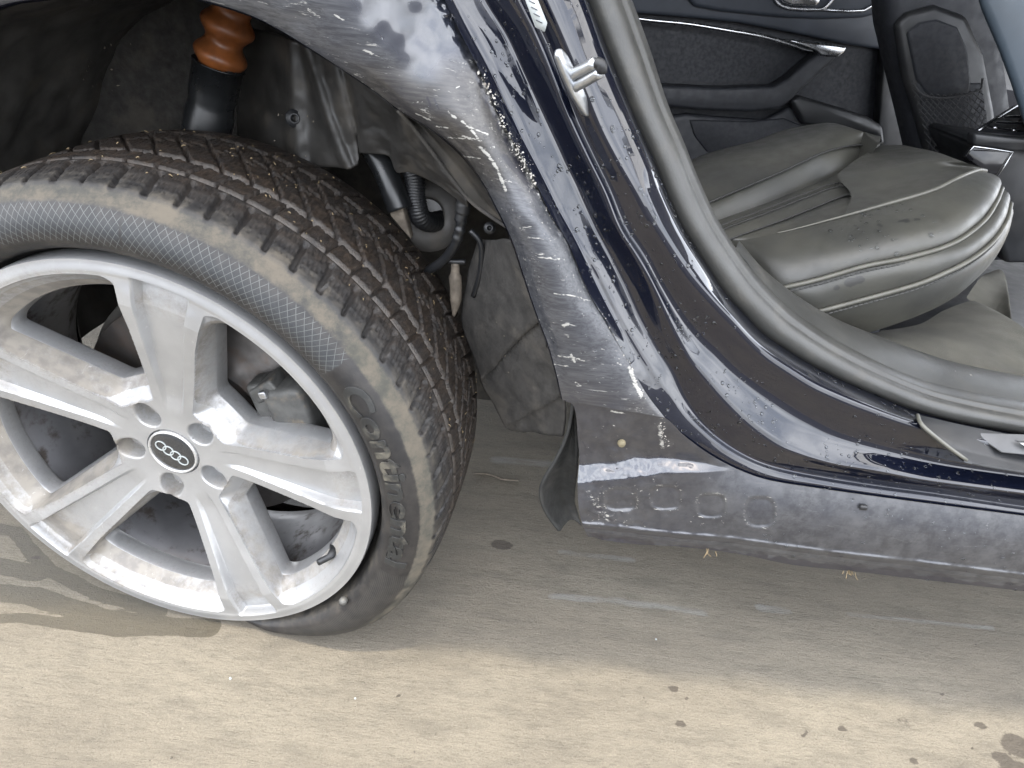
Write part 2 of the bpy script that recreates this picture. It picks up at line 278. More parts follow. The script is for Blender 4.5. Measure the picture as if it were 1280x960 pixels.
M['seatblue'] = simple('front_seat_leather', (.055, .074, .094), .45, 0, .12, 12, .2, 700)
M['piping0'] = simple('plate_edging', (.15, .148, .125), .5, 0, .1, 20, .1, 300); M['display'] = simple('gloss_black', (.008, .008, .01), .12, 0, .1, 5, 0, 5)
M['stone'] = simple('pale_grit', (.24, .205, .125), .8, 0, .3, 200, .3, 500)

for k_, m_mat in M.items():            # all base colours a third darker, balancing the raised exposure against sky reflections
    if k_ not in ('water', 'roof'):
        for nd in m_mat.node_tree.nodes:
            if nd.type == 'MIX':
                for i_ in (6, 7):
                    if not nd.inputs[i_].is_linked: nd.inputs[i_].default_value = [c_*.68 for c_ in nd.inputs[i_].default_value[:3]]+[1]
# ================================================================== ground
GX = np.linspace(-.9, 2.2, 520); GY = np.linspace(-.55, 1.0, 300); X, Y = np.meshgrid(GX, GY, indexing='xy'); Q = np.c_[X.ravel(), Y.ravel()]
def g(u, v): return atz(u, v, 0)[:2]
def soft(poly, r0, r1): return 1-sm(r0, r1, segd(Q, [g(*p) for p in poly]))
wet = np.zeros(len(Q))
wet = np.maximum(wet, soft([(-60, 735), (40, 745), (120, 770), (190, 782), (262, 785)], .000, .032)); wet = np.maximum(wet, soft([(-60, 690), (10, 710), (50, 718)], .0, .03)); wet = np.maximum(wet, soft([(-60, 650), (20, 665), (40, 690), (60, 712), (120, 742), (200, 765)], .0, .022))
wet = np.maximum(wet, soft([(-60, 775), (30, 772), (150, 790), (250, 786)], .0, .018))
spot = np.zeros(len(Q))
for u, v, r_ in [(842, 861, .007), (858, 872, .004), (851, 905, .007), (1009, 914, .004), (1053, 911, .006), (1058, 932, .003), (1177, 867, .004), (1226, 907, .008), (1275, 935, .022), (1252, 947, .012), (1275, 965, .022), (1142, 951, .006), (1268, 925, .014), (627, 681, .016), (640, 600, .004), (498, 870, .003), (45, 697, .006), (500, 795, .003), (1003, 919, .003), (1004, 935, .003), (735, 660, .008), (1215, 934, .003)]:
    p = g(u, v); spot = np.maximum(spot, 1-sm(r_*.4, r_*1.5, np.hypot((Q[:, 0]-p[0])*.75, (Q[:, 1]-p[1])*1.25)))
pq = g(1130, 903); spot = np.maximum(spot, .55*(1-sm(.006, .02, np.linalg.norm(Q-pq, axis=1))))
pale = np.zeros(len(Q))
for pl, r_ in [([(690, 745), (770, 750), (880, 766)], .012), ([(950, 760), (985, 764)], .014), ([(1060, 768), (1240, 785)], .008), ([(700, 690), (790, 700)], .010), ([(620, 575), (690, 580)], .02)]: pale = np.maximum(pale, .85*(1-sm(r_*.2, r_*1.4, segd(Q, [g(*p) for p in pl]))))
grime_tone = .12+.1*sm(-.05, .1, Q[:, 1])  # darker tone rises a little towards and under the car
fl = sheet('concrete_floor', np.stack([X, Y, np.zeros_like(X)], -1), M['concrete'], None, attrs=dict(wet=wet, spot=spot, pale=pale, grime_tone=grime_tone)); fl['kind'] = 'structure'
fl['label'] = 'grey broomed concrete floor with wet stains under the damaged car'
me = bpy.data.meshes.new('concrete_apron'); bm = bmesh.new()     # the same slab further out: a frame of quads round the fine sheet
def q4(x0, y0, x1, y1): bm.faces.new([bm.verts.new(p) for p in ((x0, y0, 0), (x1, y0, 0), (x1, y1, 0), (x0, y1, 0))])
x0, x1, y0, y1 = -.9, 2.2, -.55, 1.0
q4(-60, -.8, 60, y0); q4(-60, y1, 60, 60); q4(-60, y0, x0, y1); q4(x1, y0, 60, y1)
bm.to_mesh(me); bm.free(); ap = link('concrete_apron', me, M['concrete'], None); ap['kind'] = 'structure'
M['dark_ground'] = simple('dark_ground', (.05, .05, .052), .9, 0, .3, 40, .8, 300)
me = bpy.data.meshes.new('unseen_dark_ground'); bm = bmesh.new(); q4(-60, -60, 60, -.8); bm.to_mesh(me); bm.free(); yd = link('unseen_dark_ground', me, M['dark_ground'], None); yd['kind'] = 'structure'   # unseen dark ground, added to darken what the paint reflects
# raised crack of mortar crumbs on the floor behind the wheel
cr = [atz(u, v, .001) for u, v in ((592, 592), (606, 592), (615, 594), (628, 599), (640, 600), (648, 601))]
o = tubeobj('mortar_ridge', np.array(cr), [.001, .0022, .0018, .0025, .002, .001], M['tan'], None, 6); tag(o, 'thin crumbly mortar line on the floor right of the tyre', 'crack')

# ================================================================== shelter over the car (its edge draws the line of shade on the floor)
zc = 3.2; ye = .014 - zc/math.tan(SUN_EL)*math.cos(SUN_AZ)
xs = np.arange(-6, 7, .019); prof = zc+.018*np.sin(xs*2*math.pi/.19)
sh = empty('shelter', (0, 2, 0)); tag(sh, 'corrugated metal shelter roof on posts above the damaged car', 'shelter')
G = np.stack([np.stack([xs, np.full_like(xs, yy), prof+(yy-ye)*.03], -1) for yy in (ye, 2.5, 5.2)]); G[..., 1] -= 2
sheet('roof_sheet', G, M['roof'], sh)
box('edge_beam', (0, ye+.12-2, zc-.09), (12.8, .06, .12), M['steel'], sh)
for k, xx in enumerate((-4.2, 5.0)): box('post', (xx, ye+.12-2, 1.57), (.1, .1, 3.12), M['steel'], sh)
for k, xx in enumerate((-4.2, 5.0)): box('post', (xx, 3.0, 1.62), (.1, .1, 3.22), M['steel'], sh)

# ================================================================== the car
car = empty('damaged_car', (0, 0, 0)); tag(car, 'dark navy damaged car with scraped rear quarter panel, flat rear tyre and missing rear door', 'car')
N = 260
# ---- quarter panel
A = [(703, 500), (695, 465), (685, 430), (670, 390), (655, 345), (640, 300), (622, 262), (600, 222), (575, 190), (540, 162), (500, 138), (460, 108), (390, 62), (340, 32), (300, 14), (238, -3), (150, -14), (60, -3), (0, 7), (-80, 40), (-150, 85)]
B = [(831, 522), (808, 492), (789, 459), (759, 405), (734, 361), (710, 304), (688, 268), (668, 225), (645, 183), (622, 140), (603, 95), (580, 50), (556, 0), (540, -40), (520, -100), (470, -190), (350, -240), (150, -250), (0, -240), (-120, -210), (-220, -170)]
n1, n2 = 460, 110
def para(P, n):                       # by matching index, not length
    P = np.array(P, float); t = np.linspace(0, len(P)-1, n); i = np.clip(t.astype(int), 0, len(P)-2); s = (t-i)[:, None]
    mm = np.gradient(P, axis=0); return (2*s**3-3*s**2+1)*P[i]+(s**3-2*s**2+s)*mm[i]+(-2*s**3+3*s**2)*P[i+1]+(s**3-s**2)*mm[i+1]
a_, b_ = para(A, n1), para(B, n1); S = np.linspace(0, 1, n2)
UV = a_[:, None]*(1-S[None, :, None])+b_[:, None]*S[None, :, None]; uv = UV.reshape(-1, 2)
tt = np.repeat(np.linspace(0, 1, n1), n2); ss = np.tile(S, n1)
yy = .030-.022*np.sin(np.pi*np.clip(ss, 0, 1))**.8*(.35+.65*sm(.0, .3, tt))+.008*ss
yy += (fbm(uv, .012, 3, 3)-.5)*.010*sm(.02, .15, ss)*(1-sm(.93, 1, ss)*.6) + .012*np.exp(-((uv[:, 0]-640)/40)**2-((uv[:, 1]-215)/50)**2) + .016*np.exp(-((uv[:, 0]-530)/60)**2-((uv[:, 1]-70)/70)**2)
yy += .05*sm(-20, -260, uv[:, 1])*0
edge = ss > .93; jag = (fbm(uv, .12, 3, 8)-.5)*.012*sm(.9, 1, ss)*(1-sm(300, 360, uv[:, 1])); yy += jag
d = FW[None]+RT[None]*((uv[:, :1]-640)/F)-UP[None]*((uv[:, 1:]-480)/F)
V = CAMP+d*((yy-CAMP[1])/d[:, 1])[:, None]
scratch = np.zeros(len(uv)); dark = np.zeros(len(uv))
def mark(arr, pl, r_, amp=1.): np.maximum(arr, amp*.66*(1-sm(r_*.1, r_*1.25, segd(uv, pl))), out=arr)
for pl, r_ in [([(560, 140), (570, 148)], 2.5), ([(578, 152), (590, 163), (600, 177)], 3), ([(584, 158), (610, 168)], 2), ([(600, 184), (612, 196), (622, 212), (632, 238)], 3.5), ([(606, 186), (618, 184)], 2), ([(575, 195), (600, 198)], 2), ([(560, 172), (590, 174)], 1.5), ([(520, 142), (538, 150)], 2), ([(545, 158), (560, 160)], 1.6), ([(578, 170), (602, 176)], 1.6),
               ([(670, 318), (680, 318)], 2.5), ([(672, 321), (702, 324)], 2.2), ([(693, 367), (716, 370)], 1.6), ([(716, 370), (738, 376)], 1.6), ([(704, 407), (710, 405)], 4), ([(711, 407), (722, 407)], 1.5), ([(709, 420), (711, 421)], 2.6), ([(698, 445), (716, 447)], 2), ([(714, 444), (718, 452)], 3), ([(716, 447), (730, 451)], 2), ([(690, 455), (710, 458)], 1.2), ([(733, 425), (737, 426)], 1), ([(752, 436), (756, 437)], 1), ([(724, 440), (727, 441)], 2),
               ([(764, 515), (783, 517)], 2), ([(787, 460), (793, 478), (801, 495)], 5), ([(795, 480), (800, 492)], 5), ([(636, 300), (646, 301)], 1.4), ([(660, 297), (690, 300)], 1.2), ([(455, 62), (466, 68)], 3.5), ([(385, 12), (400, 22)], 3), ([(418, 18), (430, 26)], 2), ([(570, 78), (586, 80)], 1), ([(570, 110), (592, 103)], 1.1), ([(512, 129), (528, 127)], 1), ([(719, 478), (724, 480)], 2), ([(721, 482), (726, 482)], 1.6), ([(749, 478), (751, 479)], 1.4), ([(650, 285), (664, 283)], 1.4)]: mark(scratch, pl, r_)
mark(scratch, [(606, 105), (618, 128), (630, 160), (640, 182), (656, 205), (668, 232)], 9, .95); mark(scratch, [(666, 230), (690, 275), (706, 300), (728, 340)], 4, .55); mark(scratch, [(734, 361), (760, 406), (789, 459)], 2, .55)
for pl, r_ in [([(615, 125), (628, 150)], 7), ([(534, 122), (538, 132)], 3), ([(543, 124), (549, 137)], 3.2), ([(557, 135), (560, 136)], 2), ([(630, 195), (655, 225)], 8), ([(648, 305), (654, 306)], 2.5), ([(674, 348), (682, 349)], 2), ([(672, 354), (676, 355)], 2.4), ([(682, 379), (685, 379)], 1.8), ([(690, 402), (693, 403)], 2.4), ([(740, 391), (745, 394)], 2.8), ([(500, 110), (503, 111)], 1.6)]: mark(dark, pl, r_)
mark(dark, [(596, 92), (610, 125), (626, 160), (646, 200), (664, 236)], 14, .85)
# the clean glossy patch of paint near the top, grey scuffing everywhere else
gl = np.array([(395, -60), (440, 20), (470, 52), (500, 82), (515, 98), (528, 107), (540, 100), (556, 82), (572, 72), (590, 70), (575, 30), (560, -60)])
def inpoly(Q_, P_):
    r_ = np.zeros(len(Q_), bool); j = len(P_)-1
    for i in range(len(P_)):
        c = ((P_[i, 1] > Q_[:, 1]) != (P_[j, 1] > Q_[:, 1])) & (Q_[:, 0] < (P_[j, 0]-P_[i, 0])*(Q_[:, 1]-P_[i, 1])/(P_[j, 1]-P_[i, 1]+1e-9)+P_[i, 0]); r_ ^= c; j = i
    return r_
sd = segd(uv, np.r_[gl, gl[:1]]); sd = np.where(inpoly(uv, gl), -sd, sd)+(fbm(uv, .05, 3, 5)-.5)*10
scuff = sm(-14, 10, sd)*.8+.2; brown = (1-sm(200, 262, uv[:, 1]))*sm(60, 110, uv[:, 1])*.9+sm(455, 505, uv[:, 1])*.75; scuff = scuff-.2*sm(450, 505, uv[:, 1])
qp = sheet('quarter_panel', V.reshape(n1, n2, 3), M['panel'], car, attrs=dict(scuff=scuff, scratch=scratch, dark=dark, brown=brown, brush=np.ones(len(uv)))); qp['label'] = 'scraped grey rear quarter panel with crumpled front edge'
lipA = V.reshape(n1, n2, 3)[:, 0]; ctr = np.array([.07, 0, .43]); inw = ctr-lipA; inw[:, 1] = 0; inw /= np.linalg.norm(inw, axis=1)[:, None]
G = np.array([lipA, lipA+inw*.002+[0, .003, 0], lipA-inw*.001+[0, .03, 0]]); sheet('arch_return_flange', G, M['paint'], qp)
# ---- jamb rails, from the torn panel edge to the seal
J = []
J.append([(540, -40, .032), (556, 0, .033), (580, 50, .034), (603, 95, .035), (622, 140, .036), (645, 183, .037), (668, 225, .038), (688, 268, .038), (710, 304, .038), (734, 361, .038), (759, 405, .038), (789, 459, .038), (808, 492, .038), (831, 522, .038), (858, 547, .04), (890, 570, .042), (925, 588, .044), (960, 600, .045), (1020, 610, .045), (1090, 620, .045), (1165, 630, .045), (1280, 645, .045), (1360, 655, .045)])
J.append([(548, -40, .052), (565, 0, .052), (588, 45, .054), (611, 88, .055), (632, 133, .056), (655, 180, .057), (677, 222, .057), (697, 262, .057), (716, 296, .057), (741, 344, .057), (766, 392, .057), (794, 443, .056), (818, 479, .054), (841, 513, .052), (866, 540, .05), (896, 564, .048), (930, 583, .047), (965, 596, .047), (1025, 606, .047), (1092, 616, .047), (1167, 626, .047), (1280, 641, .047), (1360, 651, .047)])
J.append([(556, -40, .050), (574, 0, .05), (600, 45, .05), (624, 90, .052), (648, 140, .052), (668, 185, .052), (690, 228, .052), (708, 265, .052), (726, 298, .052), (752, 345, .052), (777, 395, .051), (803, 440, .05), (826, 476, .049), (850, 510, .048), (873, 534, .047), (902, 558, .046), (936, 577, .046), (972, 590, .046), (1030, 601, .046), (1095, 611, .046), (1170, 621, .046), (1280, 637, .046), (1360, 647, .046)])
J.append([(588, -40, .078), (605, 0, .078), (633, 45, .078), (656, 95, .078), (680, 147, .077), (700, 190, .076), (722, 235, .075), (744, 286, .073), (765, 325, .071), (780, 355, .069), (799, 396, .066), (819, 432, .062), (840, 464, .06), (856, 498, .057), (878, 529, .054), (908, 554, .052), (945, 575, .051), (980, 586, .05), (1035, 597, .05), (1098, 607, .05), (1172, 617, .05), (1280, 633, .05), (1360, 643, .05)])
J.append([(596, -40, .09), (614, 0, .09), (641, 45, .09), (665, 95, .09), (690, 147, .089), (710, 190, .088), (733, 235, .087), (756, 286, .085), (778, 325, .082), (794, 355, .08), (813, 396, .076), (833, 432, .071), (851, 458, .068), (869, 487, .064), (891, 516, .06), (921, 541, .058), (956, 562, .056), (990, 573, .056), (1043, 585, .056), (1102, 596, .056), (1174, 606, .056), (1280, 622, .056), (1360, 632, .056)])
J.append([(630, -40, .098), (648, 0, .098), (672, 50, .098), (692, 100, .098), (712, 150, .098), (733, 195, .097), (755, 240, .096), (773, 285, .094), (795, 320, .091), (816, 356, .086), (837, 400, .08), (851, 428, .075), (864, 451, .072), (884, 475, .069), (907, 501, .067), (935, 529, .065), (965, 552, .064), (987, 563, .063), (1040, 579, .063), (1096, 588, .063), (1152, 599, .063), (1209, 607, .063), (1280, 616, .063), (1360, 626, .063)])
J.append([(639, -40, .106), (657, 0, .106), (682, 50, .106), (702, 100, .106), (722, 150, .106), (743, 195, .106), (765, 240, .106), (784, 285, .106), (806, 318, .107), (826, 356, .108), (854, 400, .110), (875, 424, .112), (894, 441, .114), (916, 462, .115), (941, 481, .116), (965, 497, .116), (987, 511, .116), (1012, 526, .116), (1040, 541, .116), (1077, 554, .116), (1134, 569, .116), (1190, 581, .116), (1280, 594, .116), (1360, 604, .116)])
J.append([(667, -40, .118), (686, 0, .118), (712, 60, .118), (735, 115, .118), (753, 160, .118), (774, 200, .118), (798, 240, .12), (822, 282, .12), (858, 336, .122), (890, 372, .124), (918, 401, .126), (937, 422, .126), (959, 443, .126), (987, 462, .126), (1014, 479, .126), (1040, 491, .126), (1080, 507, .126), (1134, 526, .126), (1200, 545, .126), (1280, 560, .126), (1360, 572, .126)])
J.append([(711, -40, .142), (730, 0, .142), (752, 60, .142), (774, 115, .142), (795, 163, .143), (814, 205, .144), (830, 246, .145), (852, 291, .147), (882, 338, .149), (905, 372, .15), (929, 400, .15), (950, 421, .15), (972, 437, .15), (1002, 456, .15), (1040, 477, .15), (1090, 500, .15), (1135, 518, .15), (1200, 535, .15), (1280, 550, .15), (1360, 562, .15)])
J.append([(716, -40, .17), (736, 0, .17), (759, 60, .17), (781, 115, .17), (801, 163, .17), (820, 205, .17), (836, 246, .17), (858, 291, .17), (888, 338, .17), (911, 371, .17), (936, 398, .17), (956, 418, .17), (978, 433, .17), (1008, 452, .17), (1046, 472, .17), (1096, 494, .17), (1140, 512, .17), (1204, 529, .17), (1280, 543, .17), (1360, 554, .17)])
YT = [.033, .050, .053, .068, .064, .050, .060, .047, .070, .108]; YB = [.045, .046, .049, .056, .050, .045, .072, .057, .088, .120]
def rail_t(j, k, n):
    q = crv([(p[0], p[1]) for p in J[j]], n); t = np.linspace(0, 1, n); y_ = YT[k]+(YB[k]-YT[k])*sm(.34, .62, t); return np.array([at(u, v, yy_) for (u, v), yy_ in zip(q, y_)])
def longer(P, top=.35, fwd=.9):      # carry a rail on past the frame: up the pillar and forward along the sill
    t0 = P[0]-P[4]; t0 /= np.linalg.norm(t0); a_ = [P[0]+t0*top*k for k in (1, .66, .33)]; b_ = [P[-1]+np.array([fwd*k, 0, 0]) for k in (.33, .66, 1)]
    return np.array(a_+list(P)+b_)
rails = [longer(rail_t(k, k, N-6)) for k in range(10)]
rails_end = rails[9].copy(); edge_j = rails[0].copy(); rails[0] = edge_j+[0, .001, 0]
G = across(rails, 3, 2)
# crumples of the torn flange
P2 = G.reshape(-1, 3); tq = np.tile(np.linspace(0, 1, N), len(G)); rq = np.repeat(np.linspace(0, 1, len(G)), N)
amp = np.exp(-((tq-.26)/.16)**2)*(1-sm(.25, .5, rq))+.35*np.exp(-((tq-.5)/.05)**2)*(1-sm(.3, .5, rq))
P2[:, 1] += (fbm(P2, 20, 2, 11)-.5)*.006*amp
jamb = sheet('door_jamb', P2.reshape(G.shape), M['paint'], car); jamb['label'] = 'folded dark navy rear door jamb with dirt and water drops'
# ---- torn paint edge: thin curl of bare white filler along the crumpled edge
M['filler'] = simple('torn_filler', (0.286, 0.272, 0.245), .85, 0, .35, 150, .9, 320, (.12, .09, .07), 60, .7)
def flakes(name, pts, wid, count, size, mat, parent, y=None, lift=.001, ups=(0, -1, .3), kind=True):
    P = crv(pts, 200); parts = []; n = np.array(ups, float); n /= np.linalg.norm(n)
    for k in range(count):
        q = P[rng.integers(0, 200)]; c = at(q[0]+rng.normal(0, wid), q[1]+rng.normal(0, wid), q[2] if len(q) > 2 else y)+n*lift*rng.random()
        a = rng.normal(0, 1, 3); a -= n*(a@n)*.6; a /= np.linalg.norm(a); b = np.cross(n, a); b /= np.linalg.norm(b); r_ = size*(.3+rng.random()**2.5); th_ = .25*r_
        V_ = [c+a*r_*rng.uniform(.5, 1.3)*math.cos(w_)+b*r_*rng.uniform(.2, .7)*math.sin(w_) for w_ in (0, 1.5, 3.1, 4.6)]; V_ += [v+n*th_ for v in V_]; parts.append((V_, [[0, 1, 2, 3][::-1], [4, 5, 6, 7], [0, 1, 5, 4], [1, 2, 6, 5], [2, 3, 7, 6], [3, 0, 4, 7]]))
    V_, F_ = join(parts); o = raw(name, V_, F_, M[mat], parent, False); o['kind'] = 'stuff'; return o
flakes('torn_paint_flakes', [(600, 92, .030), (610, 112, .028), (622, 138, .027), (636, 168, .027), (648, 192, .028), (660, 214, .029), (670, 234, .031)], 2.4, 120, .0017, 'filler', qp)
flakes('torn_paint_flakes', [(640, 178, .027), (648, 192, .027), (658, 212, .028)], 4.5, 50, .0014, 'filler', qp)
flakes('torn_paint_flakes', [(672, 240, .033), (690, 276, .035), (710, 306, .036), (734, 362, .037), (760, 406, .037), (789, 460, .037)], 1.2, 80, .0011, 'filler', qp)
flakes('torn_paint_flakes', [(789, 461, .033), (794, 476, .032), (800, 492, .031), (806, 497, .033)], 1.6, 40, .0015, 'filler', qp); flakes('torn_paint_flakes', [(826, 524, .034), (828, 532, .034), (829, 545, .034), (836, 556, .034)], 2.0, 40, .0014, 'filler', qp)
# ---- sill / lower corner of the quarter panel
top = crv([(703, 500), (722, 502), (760, 506), (800, 513), (831, 522), (858, 547), (890, 570), (925, 588), (960, 600), (1020, 610), (1090, 620), (1165, 630), (1280, 645), (1360, 655)], 400)
bot = crv([(735, 672), (760, 676), (790, 680), (855, 684), (925, 693), (990, 706), (1065, 714), (1140, 723), (1210, 731), (1280, 739), (1360, 747)], 400)
lef = crv([(705, 501), (716, 506), (720, 520), (722, 545), (724, 575), (722, 605), (724, 640), (729, 658), (735, 671)], 200)
n1, n2 = 340, 130; T = np.linspace(0, 1, n2); Ssq = np.linspace(0, 1, n1)**1.25
lu = np.interp(T, np.linspace(0, 1, 200), lef[:, 0]); lv = np.interp(T, np.linspace(0, 1, 200), lef[:, 1])
UU = lu[None]+(1355-lu[None])*Ssq[:, None]; tv = np.interp(UU, top[:, 0], top[:, 1]); bv = np.interp(UU, bot[:, 0], bot[:, 1])
VV = tv+(bv-tv)*T[None]; f0 = 1-sm(0, .03, Ssq)[:, None]; VV = VV*(1-f0)+lv[None]*f0
uv = np.c_[UU.ravel(), VV.ravel()]; Tq = np.tile(T, n1); u_, v_ = uv[:, 0], uv[:, 1]
ltop = np.interp(u_, [700, 771, 794, 827, 880, 900], [583, 578, 573, 572, 579, 584]); lbot = np.interp(u_, [700, 760, 790, 827, 880, 900], [605, 600, 597, 591, 590, 588])
face = .043-.010*np.sin(np.pi*np.clip(Tq, 0, 1))
prof = np.where(v_ < ltop, .040+.010*sm(0, 1, (v_-tv.ravel())/(ltop-tv.ravel()+1e-6)), np.where(v_ < lbot, .050-.013*np.clip((v_-ltop)/(lbot-ltop+1e-6), 0, 1), .037+.007*np.clip((v_-lbot)/(bv.ravel()-lbot+1e-6), 0, 1)**1.3))
kf = 1-sm(845, 915, u_); yy = prof*kf+face*(1-kf)
kx = 1-sm(700, 725, u_); yy = yy+kx*.0
rid = np.interp(u_, [720, 790, 840, 915, 971, 1037, 1152, 1280, 1360], [655, 662, 668, 674, 682, 691, 704, 720, 729]); dv = v_-rid
yy += .0055*sm(-2, 5, dv)-(.004*fbm(uv, .06, 3, 51)+.0008)*np.exp(-(dv/3.5)**2)+.003*sm(8, 14, dv)+(fbm(uv, .09, 3, 61)-.5)*.004*sm(0, 8, dv)*(1-.6*sm(850, 1000, u_))
dirt = np.zeros(len(uv))
for k, (cu, cv, ru, rv) in enumerate([(776, 624, 21, 15), (832, 622, 20, 16), (889, 632, 19, 16), (950, 640, 20, 20)]):   # four pressed spots along the corner
    qd = (np.abs((u_-cu)/ru)**3+np.abs((v_-cv)/rv)**3)**(1/3); yy += .0022*(1-sm(.75, 1.05, qd)); dirt = np.maximum(dirt, .9*np.exp(-((qd-1.)/.12)**2))
yy += (fbm(uv, .03, 4, 21)-.5)*.012*np.exp(-((u_-760)/90)**2)*sm(505, 540, v_)+(fbm(uv, .02, 3, 31)-.5)*.008*np.exp(-((u_-845)/40)**2-((v_-560)/30)**2)
yy += .006*np.exp(-((u_-724)/6)**2)*0
d = FW[None]+RT[None]*((u_-640)/F)[:, None]-UP[None]*((v_-480)/F)[:, None]; V = CAMP+d*((yy-CAMP[1])/d[:, 1])[:, None]
Vx = V.reshape(n1, n2, 3); Vx[-1] += [.9, 0, 0]
scratch = np.zeros(len(uv)); dark = np.zeros(len(uv)); low = sm(-6, 10, v_-lbot)*kf
mark(scratch, [(764, 514), (783, 517)], 2); mark(scratch, [(824, 532), (828, 560)], 5, .8); mark(scratch, [(735, 615), (752, 640), (760, 648)], 8, .62); mark(scratch, [(748, 620), (749, 660)], 1.2, .8)
for k in range(130):
    uu, vv = 730+rng.gamma(1.6, 45), rng.uniform(596, 660); mark(scratch, [(uu, vv), (uu+rng.uniform(1, 5), vv-rng.uniform(0, 3))], rng.uniform(.6, 1.4), rng.uniform(.5, .9))
for k in range(40): uu, vv = rng.uniform(728, 840), rng.uniform(525, 575); mark(scratch, [(uu, vv), (uu+2, vv)], rng.uniform(.5, 1.2), .7)
for pl, r_ in [([(735, 638), (750, 646), (780, 654), (800, 660), (850, 662)], 1.6), ([(745, 636), (752, 638)], 5), ([(742, 668), (760, 672)], 5), ([(780, 672), (800, 676)], 4), ([(728, 552), (734, 562)], 2), ([(765, 545), (770, 545)], 1.6)]: mark(dark, pl, r_)
for k in range(60): uu, vv = rng.uniform(960, 1280), rng.uniform(640, 700); mark(dark, [(uu, vv), (uu+rng.uniform(1, 9), vv+rng.uniform(-1, 3))], rng.uniform(.6, 2), .62)
mark(scratch, [(900, 676), (960, 682), (1040, 692)], 1.2, .55); scratch = np.maximum(scratch, dirt*.42)
scuff = np.clip(.78-.75*((v_ > ltop-1) & (v_ < lbot+1))*kf+.1*sm(900, 1000, u_)+.35*dirt, .04, 1); brown = np.clip(.7*kf*(v_ < ltop)+.25*kf*low+.12, 0, 1); scuff = scuff*(1-.35*kf); np.maximum(dark, .75*sm(9, 15, dv+(fbm(uv, .08, 3, 71)-.5)*14), out=dark)
sill = sheet('sill_panel', V.reshape(n1, n2, 3), M['panel'], car, attrs=dict(scuff=scuff, scratch=scratch, dark=dark, brown=brown, brush=np.full(len(uv), .12))); sill['label'] = 'dusty lower sill with dented rear corner and four pressed spots'
Vg = V.reshape(n1, n2, 3); e0 = Vg[0]; sheet('sill_end_fold', np.array([e0, e0+[.002, .004, 0], e0+[.004, .05, -.002]]), M['paint'], sill)
e1 = Vg[:, -1]; sheet('sill_under_flange', np.array([e1, e1+[0, .004, -.001], e1+[0, .05, .004]]), M['plastic'], sill)
box('drain_plug', at(1079, 634, .036), (.010, .006, .007), M['plastic'], sill, .002)
gp = np.array(at(777, 554, .046)); V_, F_ = lathe([(0, .004), (.004, .0035), (.0052, .001), (.005, -.002)], 9, lambda v: np.c_[v[:, 0], -v[:, 2], v[:, 1]]+gp); raw('dried_mud_lump', V_, F_, M['stone'], sill)
# ---- sill plate with metal insert
pl = [at(u, v, y) for u, v, y in ((1143, 519, .084), (1150, 534, .054), (1176, 556, .050), (1205, 577, .050), (1230, 583, .050), (1280, 591, .050), (1360, 602, .050), (1360, 560, .082), (1280, 548, .084), (1204, 533, .084))]
sp_ = slab('sill_plate', [p+np.array([0, -.001, .003]) for p in pl], -.004, M['plastic'], car, .0015, 2, (0, .3, 1))
bdv = [np.array(at(u, v, y))+[0, -.003, .0035] for u, v, y in ((1144, 520, .084), (1150, 533, .054), (1176, 555, .050), (1205, 576, .050))]; tubeobj('plate_edge', crv(bdv, 14), .0022, M['piping0'], sp_, 8)
ins = [np.array(at(u, v, y))+[0, -.004, .004] for u, v, y in ((1217, 543, .074), (1228, 555, .066), (1247, 567, .056), (1268, 569, .056), (1360, 578, .056), (1360, 552, .078), (1280, 545, .078))]; o = slab('metal_insert', ins, .002, M['satin'], sp_, .001, 2, (0, -.3, 1))
lett = [np.array(at(u, v, y))+[0, -.006, .0065] for u, v, y in ((1262, 553, .066), (1278, 562, .058), (1345, 568, .058), (1345, 560, .066))]; slab('insert_marking', lett, .0008, M['steel'], o, 0, 1, (0, -.3, 1))
# ---- door seal: a soft bulb swept round the opening
Sx = [(772, -40), (790, 0), (812, 60), (835, 130), (856, 180), (874, 225), (895, 270), (920, 310), (947, 345), (982, 380), (1022, 410), (1062, 434), (1115, 460), (1171, 480), (1280, 502), (1360, 514)]
s0 = rails_end; s1 = longer(rail([(u, v, .160) for u, v in Sx], N-6))
rows = []
for k in range(15):
    a = k/14; p = s0+(s1-s0)*a; bul = math.sin(math.pi*a)**.6*.022-.006*math.exp(-((a-.62)/.05)**2); p = p+np.array([0, -1, .35])*bul; rows.append(p)
seal = sheet('door_seal', np.array(rows+[s1+[0, .03, -.01]]), M['seal'], car)
# ---- inner trim rise between seal and carpet along the bottom
c1 = rail([(u+dx, v-dy, .26) for (u, v), dx, dy in zip(Sx[7:], (4, 8, 16, 22, 26, 26, 24, 20, 20), (2, 4, 8, 12, 18, 24, 27, 28, 28))], 80); c0 = rail([(u, v, .160) for u, v in Sx[7:]], 80)
rows = [c0+(c1-c0)*a+np.array([0, 0, .008*math.sin(math.pi*a)]) for a in np.linspace(0, 1, 8)]; sheet('sill_carpet_trim', np.array(rows+[c1+[0, .02, -.01]]), M['seal'], car)
